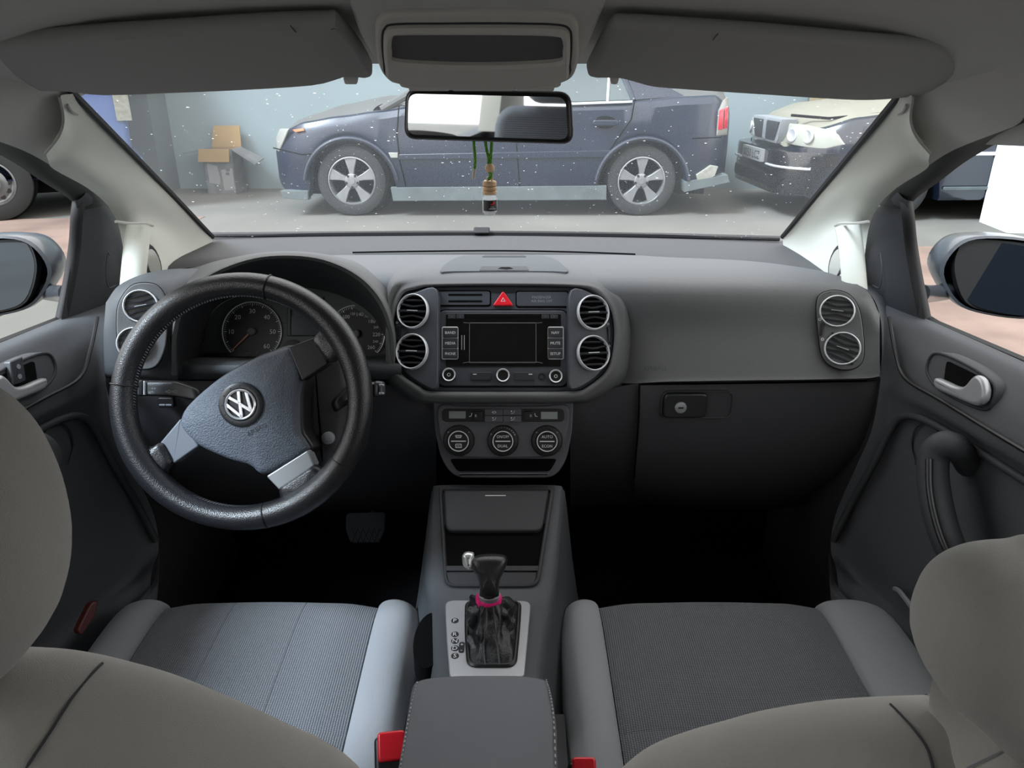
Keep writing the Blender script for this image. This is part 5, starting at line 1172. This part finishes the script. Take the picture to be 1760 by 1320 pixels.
MB().prism(FB, rpoly(FB.outl([(767, 985), (923, 985), (918, 1007), (773, 1007)]), [.002, .002, .014, .014]), -.006, .003, .001).build('ashtray_lid', 'dark_dash', cc)
a0, b0 = FB.px(834, 852, .009); a1, b1 = FB.px(869, 852, .009); MB().tube([FB.p(a0, b0, .0092), FB.p(a1, b1, .0092)], .0009, 6).build('bin_trim_line', 'print', cc)
GZ = .687
def zf(z): f = Fr((0, 0, z), (0, 0, 1)); f.r = V((1, 0, 0)); f.u = V((0, 1, 0)); return f
def zpx(pts, z): return [(Q(x, y, Z=z).x, Q(x, y, Z=z).y) for x, y in pts]
fg_ = zf(GZ)
po = rpoly(zpx([(765, 1034), (913, 1035), (908, 1090), (901, 1166), (773, 1166), (767, 1090)], GZ), [.014, .014, .03, .006, .006, .03])
gp = MB().prism(fg_, po, -.012, .003, .0015).build('gear_plate', 'plate_metal', cc)
for t, x, y in (('P', 782, 1067), ('R', 782, 1090.5), ('N', 782, 1102), ('D', 782, 1114.5), ('S', 782, 1127.5)):
    p = Q(x, y, Z=GZ+.003); MB().prism(fg_, circ(p.x, p.y, .0052, 20, .0052), .003, .0036).build('gear_position', 'print_dark', gp)
    MB().text(fg_, t, p.x, p.y, .0070, .0039).build('gear_letter', 'print', gp)
p = Q(793.5, 1113, Z=GZ+.003); MB().prism(fg_, rrect(p.x, p.y, .0075, .020, .003), .003, .0036).build('shift_gate_mark', 'print_dark', gp)
MB().text(fg_, '+', p.x, p.y+.005, .006, .0039).text(fg_, '-', p.x, p.y-.005, .006, .0039).build('gear_letter', 'print', gp)
# cup recess beside the plate
p = Q(744, 1110, Z=.66); MB().prism(zf(.66), circ(p.x-.004, p.y, .022, 28, .055), -.02, .012).build('side_pocket', 'void', cc)
# ---- gear lever
gl = thing('gear_lever', 'black gear lever with silver button, pink band and leather gaiter', 'gear lever', tuple(Q(844, 1100, Z=GZ)))
gb_o = rpoly(zpx([(803, 1038), (893, 1039), (890, 1090), (884, 1148), (806, 1148), (802, 1090)], GZ), [.012, .012, .03, .012, .012, .03], 6)
gb_o = ccw(gb_o); ng = len(gb_o)
tp_c = Q(840, 1032, Y=.835)
R = []
for i in range(15):
    t = i/14; ring = []
    for j, (a, b) in enumerate(gb_o):
        ang = math.atan2(b-.82, a-Q(844, 1090, Z=GZ).x)
        tx, ty = tp_c.x+.0155*cos(ang), tp_c.y+.0125*sin(ang)
        fold = .0055*sin(PI*t)*sin(ang*5+t*7+1.3*sin(ang*3))+.004*sin(PI*t)*sin(ang*9-t*11)
        k = t**.8; x, y = a*(1-k)+tx*k, b*(1-k)+ty*k
        cx0, cy0 = (Q(844, 1090, Z=GZ).x*(1-k)+tp_c.x*k), (.83*(1-k)+tp_c.y*k)
        bul = 1+.13*sin(PI*min(1, t*1.15))
        z = GZ+.003+(tp_c.z-GZ)*(t**1.15)
        d2 = V((x-cx0, y-cy0)); d2 = d2*bul; L_ = d2.length
        if L_ > 1e-6: d2 = d2*(1+fold/L_)
        ring.append(V((cx0+d2.x, cy0+d2.y, z+fold*.5)))
    R.append(ring)
MB().rings(R).build('gaiter', 'gaiter', gl, sharp=50)
MB().hoop(fg_, inset(gb_o, -.003), inset(gb_o, .003), .002, .007, .002).build('gaiter_frame', 'black', gl)
FL = Fr(Q(840, 990, Y=.838), nrm(28))
for dx in (-6, 10):
    MB().tube(smooth_open([Q(840+dx*.7, 1040, Y=.825), Q(842+dx*1.0, 1075, Y=.795), Q(840+dx*1.5, 1110, Y=.778), Q(843+dx*1.6, 1143, Z=GZ+.006)], 5), .0011, 5).build('gaiter_seam', 'button', gl)
MB().lathe(Fr(Q(840, 1030, Y=.835), (0, -.2, .98)), [(.0150, -.010), (.0175, -.008), (.0180, .003), (.0160, .006), (.0130, .006)], 28, sy=.8).build('band', 'pink', gl)
MB().lathe(Fr(Q(841, 1024, Y=.832), (0, -.2, .98)), [(.0140, -.004), (.0145, .004), (.0125, .005)], 24, sy=.8).build('collar', 'satin', gl)
kn = MB().blob(FL, smooth_closed(FL.outl([(811, 962), (822, 955), (845, 953), (866, 955), (872, 964), (868, 978), (860, 995), (857, 1012), (856, 1025), (826, 1025), (825, 1010), (820, 990), (812, 977)]), 4), -.020, .016, .013, 6, .002).build('knob', 'leather', gl)
MB().pillow(FL, rpoly(FL.outl([(794, 953), (802, 948), (815, 950), (815, 978), (802, 978), (795, 970)]), .004), -.012, .010, .007).build('release_button', 'chrome', gl)
# ---- armrest
ar = thing('armrest', 'dark grey leatherette centre armrest between the front seats', 'armrest', tuple(Q(825, 1300, Z=.72)))
AZ = .80
ao = zpx([(707, 1170), (716, 1160), (740, 1154), (790, 1150.5), (840, 1150), (890, 1150.5), (930, 1155), (944, 1163), (951, 1190), (958, 1240), (961, 1320)], AZ)
al = zpx([(680, 1320), (690, 1265), (700, 1208)], AZ)
ao = smooth_closed(ao+[(ao[-1][0]+.004, .25), (ao[-1][0]+.002, .12), (ao[-1][0]-.03, .10), (al[0][0]+.03, .10), (al[0][0]-.002, .12), (al[0][0]-.004, .25)]+al, 3)
MB().blob(zf(AZ), ao, -.06, .0, .018, 6, .003).build('pad', 'armrest', ar)
MB().box((-.095, .12, AZ-.145), (.03, .60, AZ-.045)).build('base', 'dark_dash', ar)
stt = MB()
for side in ([(717, 1172), (706, 1215), (697, 1265), (688, 1320), (680, 1380)], [(939, 1168), (946, 1195), (952, 1240), (955, 1320), (957, 1390)]):
    pts = smooth_open([Q(x, y, Z=AZ-.001) for x, y in side], 14)
    for i in range(0, len(pts)-1, 2): stt.tube([pts[i], pts[i].lerp(pts[i+1], .9)], .0008, 4)
stt.build('stitching', 'thread', ar)
# ---- seat belt buckles
def buckle(px, py, Z, label, w_=.030, yaw=0):
    p = Q(px, py, Z=Z); t = thing('seat_belt_buckle', label, 'buckle', tuple(p+V((0, 0, -.06))), group='seat belt buckles')
    f = Fr(p, nrm(52, yaw))
    MB().pillow(f, rrect(0, -.018, w_+.004, .058, .005), -.02, .0, .005).build('housing', 'buckle_black', t)
    MB().pillow(f, rrect(.002, .0, w_, .030, .004), -.012, .004, .003).build('release_button', 'red', t)
    MB().box((p.x-.012, p.y-.006, p.z-.15), (p.x+.012, p.y+.006, p.z-.02)).build('strap', 'rubber', t)
buckle(670, 1283, .72, 'red and black seat belt buckle left of the armrest', .030, 8)
buckle(1001, 1328, .70, 'red and black seat belt buckle right of the armrest', .026)

# ================================================================== SEATS
def seat(label, xo0, xi0, xi1, xo1, yf):
    xc = (xi0+xi1)/2
    t = thing('car_seat_unit', label, 'seat', (xc, .55, .33), group='front seats')
    prof = [(yf-.10, .40), (yf-.025, .50), (yf-.002, .575), (yf-.012, .612), (yf-.06, .625), (yf-.16, .624), (yf-.262, .619), (yf-.268, .612), (yf-.274, .619), (yf-.40, .612), (yf-.60, .60), (yf-.72, .60)]
    rows = []
    for k in range(9):
        s = k/8; x = xi0+(xi1-xi0)*s; z = .006*sin(PI*s)-.004-(.006 if k in (0, 8) else 0)
        rows.append([V((x, y_, z_+z+.004)) for y_, z_ in prof])
    MB().surf(rows, 3, 3).build('cushion_insert', 'insert', t, sharp=70)
    for q in (.335, .665):
        x = xi0+(xi1-xi0)*q
        MB().tube(smooth_open([V((x, y_, z_+.0046)) for y_, z_ in prof[2:]], 3), .0011, 4).build('insert_seam', 'insert', t)
    for xa, xb in ((xi0, xo0), (xi1, xo1)):
        w_ = xb-xa; rows = []
        cs = [(0, -.014), (.05, .002), (.2, .010), (.45, .013), (.72, .007), (.92, -.014), (1.0, -.05), (1.02, -.16)]
        for fx, dz in cs:
            line = []
            for y_, z_ in prof:
                back = .016*abs(fx)**2.2
                yy = y_-back if y_ > yf-.3 else y_
                zz = z_+dz*(1 if z_ > .55 else .5)
                if y_ in (yf-.268,): zz = z_+dz+.006
                line.append(V((xa+w_*fx, yy, max(zz, .36))))
            rows.append(line)
        MB().surf(rows, 3, 3).build('bolster', 'fabric', t, sharp=70)
    MB().box((xo0+.03, .25, .36), (xo1-.03, yf-.08, .52)).build('seat_base', 'black', t)
    return t
sd = seat('grey cloth driver seat behind the steering wheel', -.625, -.545, -.212, -.138, .985)
spg = seat('grey cloth front passenger seat facing the glovebox', .604, .482, .138, .072, .985)
def inside(p, o):
    r = False
    for (a, b), (c, d) in zip(o, o[1:]+o[:1]):
        if (b > p[1]) != (d > p[1]) and p[0] < (c-a)*(p[1]-b)/(d-b)+a: r = not r
    return r
def backrest(t, fr, right, xc, top_extra, seam, thick=.11, mt='fabric_back'):
    pr = [fr.px(x, y, -thick+.03) for x, y in right]; ac = xc-fr.o.x
    o = pr+[(2*ac-a, b) for a, b in reversed(pr)]
    o = smooth_closed(o, 4)
    mb = MB().blob(fr, o, -thick, .0, .045, 8, .01); b = mb.build('backrest', mt, t, sharp=70)
    bvh = BVHTree.FromPolygons([tuple(p) for p in mb.v], mb.f)
    pts = []
    for x, y in seam:
        d_ = (Q(x, y, Y=1.0)-CAM).normalized(); hit = bvh.ray_cast(CAM, d_)
        if hit[0] is not None: pts.append(hit[0]-d_*.0002)
    if len(pts) > 2:
        pts = smooth_open(pts, 4)
        MB().tube(pts, .0011, 5).build('backrest_seam', 'seam', b)
        MB().tube([V((2*xc-p.x, p.y, p.z)) for p in pts], .0011, 5).build('backrest_seam', 'seam', b)
    return b
FD = Fr(Q(110, 1130, Y=.275), (0, -.955, -.295))
backrest(sd, FD, [(-60, 1146), (60, 1150), (140, 1160), (220, 1178), (300, 1200), (380, 1230), (460, 1264), (540, 1300), (600, 1326), (650, 1366), (688, 1450), (690, 1520), (640, 1590)], -.375, 0, [(176, 1140), (160, 1156), (120, 1205), (85, 1260), (50, 1312), (0, 1400)])
FPs = Fr(Q(1600, 1210, Y=.305), (0, -.955, -.295))
backrest(spg, FPs, [(1690, 1232), (1600, 1234), (1500, 1238), (1400, 1246), (1290, 1264), (1220, 1282), (1140, 1304), (1070, 1332), (1030, 1380), (1012, 1480), (1020, 1540), (1080, 1600)], .345, 0, [(1530, 1210), (1546, 1226), (1572, 1255), (1595, 1290), (1606, 1340), (1610, 1420)])
def headrest(t, fr, right, xc, thick, pip):
    pr = [fr.px(x, y, -thick*.5) for x, y in right]; ac = xc-fr.o.x
    o = smooth_closed([(ac, pr[0][1]+.004)]+pr+[(ac, pr[-1][1]-.006)]+[(2*ac-a, b) for a, b in reversed(pr)], 4)
    h = MB().blob(fr, o, -thick, .0, .045, 8, .006).build('headrest', 'fabric_back', t, sharp=80)
    q = inset(ccw(o), .0035); MB().tube([fr.p(a, b, -.030) for a, b in q], .0007, 5, closed=True).build('piping', 'fabric', h)
FH1 = Fr(Q(60, 930, Y=.325), nrm(-6)); headrest(sd, FH1, [(-140, 672), (-60, 690), (-10, 722), (40, 780), (80, 865), (100, 960), (93, 1035), (72, 1085), (38, 1126), (0, 1150)], -.375, .10, 0)
FH2 = Fr(Q(1640, 1090, Y=.345), nrm(-6)); headrest(spg, FH2, [(1790, 966), (1740, 970), (1695, 978), (1650, 996), (1615, 1024), (1592, 1062), (1582, 1104), (1588, 1138), (1608, 1172), (1650, 1208), (1690, 1248), (1735, 1296)], .345, .10, 0)

# ---- brake pedal
bp = thing('brake_pedal', 'dark ribbed brake pedal under the steering wheel', 'pedal', tuple(Q(630, 935, Y=1.22)))
FPd = Fr(Q(630, 908, Y=1.22), nrm(35))
MB().pillow(FPd, rpoly(FPd.outl([(594, 882), (664, 880), (662, 915), (652, 934), (602, 934), (594, 912)]), .008), -.012, .0, .004).build('pedal_pad', 'void', bp)
rbm = MB()
for i in range(5):
    x = 604+i*9.5; rbm.tube([FPd.p(*FPd.px(x, 932), .0), FPd.p(*FPd.px(x+10, 908), .0)], .0014, 5); rbm.tube([FPd.p(*FPd.px(x+10, 932), .0), FPd.p(*FPd.px(x, 908), .0)], .0014, 5)
rbm.build('pedal_ribs', 'carpet', bp)
MB().tube([FPd.p(0, .0, -.01), FPd.p(.02, .12, -.16), FPd.p(.02, .25, -.20)], .01, 8).build('pedal_arm', 'black', bp)
# ---- floor mats
for S, nm in ((-1, 'driver'), (1, 'passenger')):
    tag(MB().prism(zf(.335), rrect(XC+S*.37, 1.18, .44, .5, .05), -.004, .004, .002).build('floor_mat', 'carpet'), 'black floor mat in the %s footwell' % nm, 'floor mat', 'floor mats')

# ================================================================== OVERHEAD: visors, console, mirror
FV = Fr(Q(1300, 160, Y=.96), (0, -.10, -.36))
vr = [(1048, 47), (1075, 43), (1150, 47), (1300, 57), (1450, 70), (1560, 79), (1612, 86), (1638, 97), (1648, 113), (1640, 135), (1610, 154), (1560, 163), (1500, 168), (1440, 167), (1300, 158), (1180, 150), (1120, 145), (1085, 136), (1060, 130), (1010, 127), (1020, 95)]
vl = [(584, 40), (560, 38), (480, 40), (380, 46), (220, 56), (80, 66), (0, 72), (-30, 80), (-45, 100), (-35, 130), (0, 148), (60, 152), (120, 154), (180, 160), (300, 156), (420, 151), (540, 143), (585, 132), (600, 128), (640, 128), (625, 90)]
for pts, lab, yv, cl in ((vr, 'grey folded sun visor on the passenger side', .96, (1048, 1060)), (vl, 'grey folded sun visor above the steering wheel', .955, (590, 612))):
    t = thing('sun_visor', lab, 'sun visor', tuple(Q(pts[10][0], 150, Y=.9)), group='sun visors')
    MB().pillow(FV, smooth_closed(FV.outl(pts), 3), -.012, .004, .007, 5).build('visor_body', 'visor', t, sharp=70)
    xx = cl[0]
    MB().prism(FV, rpoly(FV.outl([(cl[0], 128), (cl[1]+4, 128), (cl[1]+2, 136), (cl[0]+2, 136)]), .003), -.012, .006, .002).build('visor_clip', 'overhead', t)
    x = 1228 if pts is vr else 506; y = 57 if pts is vr else 44
    a, b = FV.px(x, y); MB().tube([FV.p(a, b+.012, .0042), FV.p(a, b-.004, .0044)], .0006, 4).build('visor_seam', 'seam', t)
FO = Fr(Q(820, 90, Y=.765), (0, -.47, -.88))
oc_ = thing('overhead_console', 'grey overhead console with an open sunglasses tray above the mirror', 'console', tuple(Q(820, 150, Y=.82)))
MB().prism(FO, smooth_closed(FO.outl([(575, -60), (590, 0), (602, 45), (620, 90), (650, 130), (690, 146), (760, 151), (820, 152), (880, 151), (950, 147), (990, 134), (1016, 95), (1038, 45), (1056, 0), (1075, -60)]), 4), -.05, -.004, .018, 6).build('console_hump', 'headliner', oc_)
MB().prism(FO, smooth_closed(FO.outl([(645, 60), (650, 35), (675, 24), (760, 22), (820, 21), (900, 22), (970, 25), (990, 38), (995, 62), (993, 110), (978, 138), (930, 147), (820, 150), (710, 147), (668, 138), (650, 110)]), 4), -.02, .001, .004, 4).build('console_bezel', 'overhead', oc_)
oo = smooth_closed(FO.outl([(659, 65), (664, 46), (682, 40), (760, 39), (820, 38.5), (900, 39), (958, 41), (976, 48), (980, 66), (978, 105), (970, 130), (900, 139), (820, 141), (745, 139), (672, 130), (662, 105)]), 4)
ii = smooth_closed(FO.outl([(673, 68), (677, 52), (692, 49), (760, 48.5), (820, 48.5), (890, 49), (950, 51), (964, 56), (968, 70), (967, 85), (962, 97), (900, 102), (820, 104), (745, 102), (680, 97), (674, 85)]), 4)
MB().hoop(FO, oo, ii, -.02, .008, .003).build('tray_frame', 'overhead', oc_)
MB().prism(FO, inset(ccw(ii), -.002), -.02, .0016).build('tray_back', 'overhead_dark', oc_)
MB().tube([FO.p(a, b, .001) for a, b in inset(ccw(oo), -.001)], .0012, 5, closed=True).build('tray_gap', 'seam', oc_)
ol = thing('reading_lamp', 'grey map reading lamp at the front edge of the overhead console', 'lamp', tuple(Q(820, 150, Y=.84)))
FOl = Fr(Q(820, 146, Y=.835), (0, -.25, -.95))
MB().prism(FOl, smooth_closed(FOl.outl([(690, 143), (740, 140), (820, 140), (900, 140), (960, 143), (950, 149), (880, 152), (820, 152.5), (760, 152), (700, 149)]), 3), -.02, .002, .002).build('lamp_body', 'overhead', ol)
for x0, x1 in ((700, 775), (775, 885), (885, 955)): MB().prism(FOl, rpoly(FOl.outl([(x0+2, 145), (x1-2, 145), (x1-3, 150), (x0+3, 150)]), .002), .0, .004, .001).build('lamp_switch' if x0 == 775 else 'lamp_lens', 'overhead', ol)

rm = thing('rear_view_mirror', 'black framed interior rear-view mirror below the overhead console', 'mirror', tuple(Q(838, 240, Y=.98)))
FM = Fr(Q(838, 200, Y=.975), nrm(-1.5, -8))
mo = rpoly(FM.outl([(697, 154), (979, 160), (984, 247), (694, 238)]), .014, 6)
MB().pillow(FM, mo, -.03, .0, .007, 5).build('mirror_frame', 'black', rm)
MB().tube([FM.p(a, b, -.006) for a, b in mo], .0016, 5, closed=True).build('mirror_edge', 'overhead_dark', rm)
mg = rpoly(FM.outl([(703, 161), (972, 167), (977, 240), (701, 231)]), .011, 6); FMg = Fr(FM.o, nrm(4.0, -3.0))
MB().prism(FM, mg, -.004, .0012).build('mirror_glass', 'mirror_glass', rm)
MB().tube([FM.p(0, .02, -.028), FM.p(0, .045, -.04), Q(838, 140, Y=.995)], .009, 10).build('mirror_stem', 'black', rm)
# ---- air freshener
af = thing('air_freshener', 'small glass air freshener bottle with wooden cap hanging on a green cord', 'air freshener', tuple(Q(842, 369, Y=.985)))
AY = .985
p0 = Q(842, 369, Y=AY); fa = Fr(p0, (0, 0, 1)); sA = (Q(852, 340, Y=AY)-Q(842, 340, Y=AY)).length/10
fa.r = V((1, 0, 0)); fa.u = V((0, 1, 0))
def hh(py): return (Q(842, py, Y=AY)-p0).z
MB().lathe(fa, [(.0003, 0), (9*sA, 0), (10*sA, .002), (12.6*sA, hh(363)), (12.8*sA, hh(341)), (11*sA, hh(337)), (7*sA, hh(335))], 28).build('bottle', 'clear_glass', af)
MB().lathe(fa, [(11.5*sA, hh(361)), (11.5*sA, hh(352)), (.0003, hh(352))], 20, cap0=True).build('perfume', 'lamp_white', af)
lb = [[V((p0.x+13.1*sA*sin(q), p0.y-13.1*sA*cos(q), p0.z+h_)) for q in [rad(-55+125*i/14) for i in range(15)]] for h_ in (hh(361), hh(342.5))]
lbo = MB().surf(lb, 1, 1).build('bottle_label', 'bottle_label', af)
ff = Fr(Q(846, 352, Y=AY-13.4*sA), (0.12, -1, 0))
MB().text(ff, 'mia', .0002, -.0026, .0024, .0003, wmax=.008).build('label_text', 'print', lbo)
MB().prism(ff, rrect(.0002, -.0052, .0085, .0010, .0002, 1), 0, .0003).build('label_line', 'print', lbo)
MB().tube(smooth_open([ff.p(-.0030, .0008, .0004), ff.p(-.0005, .0002, .0004), ff.p(.0018, .0018, .0004), ff.p(.0020, .0045, .0004)], 4), [.0003, .0005, .0007, .0009, .0010, .0011, .0012, .0011, .0010, .0009, .0008, .0006, .0004], 6).build('label_mark', 'red', lbo)
for y0, y1, r in ((334, 327, 12.2), (326.3, 320.3, 12.2), (319.6, 311, 11.8)): MB().lathe(fa, [(r*sA*.9, hh(y0)), (r*sA, hh(y0)+.0008), (r*sA, hh(y1)-.0012), (r*sA*.88, hh(y1)), (.0003, hh(y1))], 24, cap0=True).build('cap_ring', 'wood', af)
for dx in (-4, 3.5): MB().tube([Q(842+dx, 312, Y=AY), Q(842+dx, 304, Y=AY)], .0013, 8).build('cap_loop', 'wood', af)
fb2 = Fr(Q(842, 289, Y=AY), (0, 0, 1)); rb_ = 8*sA; MB().lathe(fb2, [(rb_*max(.02, cos(q)), rb_*sin(q)) for q in [-PI/2+PI*i/12 for i in range(13)]], 20).build('bead', 'wood', af)
MB().tube(smooth_open([Q(834, 240, Y=AY+.004), Q(836, 256, Y=AY+.002), Q(839.5, 270, Y=AY), Q(840, 284, Y=AY)], 4), .0019, 8).build('cord', 'green_cord', af)
MB().tube(smooth_open([Q(845, 240, Y=AY+.004), Q(844.5, 256, Y=AY+.001), Q(843.5, 270, Y=AY), Q(843, 284, Y=AY)], 4), .0019, 8).build('cord', 'green_cord', af)
MB().tube(smooth_open([Q(840, 294, Y=AY-.001), Q(844, 301, Y=AY-.003), Q(839, 309, Y=AY-.003)], 4), .0021, 8).build('cord', 'green_cord', af)
MB().tube(smooth_open([Q(846, 294, Y=AY), Q(842, 302, Y=AY), Q(846, 306, Y=AY)], 4), .0017, 8).build('cord', 'green_cord', af)
MB().tube(smooth_open([Q(814, 240, Y=AY+.005), Q(815.5, 258, Y=AY), Q(817, 275, Y=AY), Q(815.5, 290, Y=AY)], 4), .0018, 8).build('cord', 'green_cord', af)
MB().tube([Q(815.5, 290, Y=AY), Q(813.5, 307, Y=AY)], .0020, 8).build('cord_tip', 'white_tip', af)
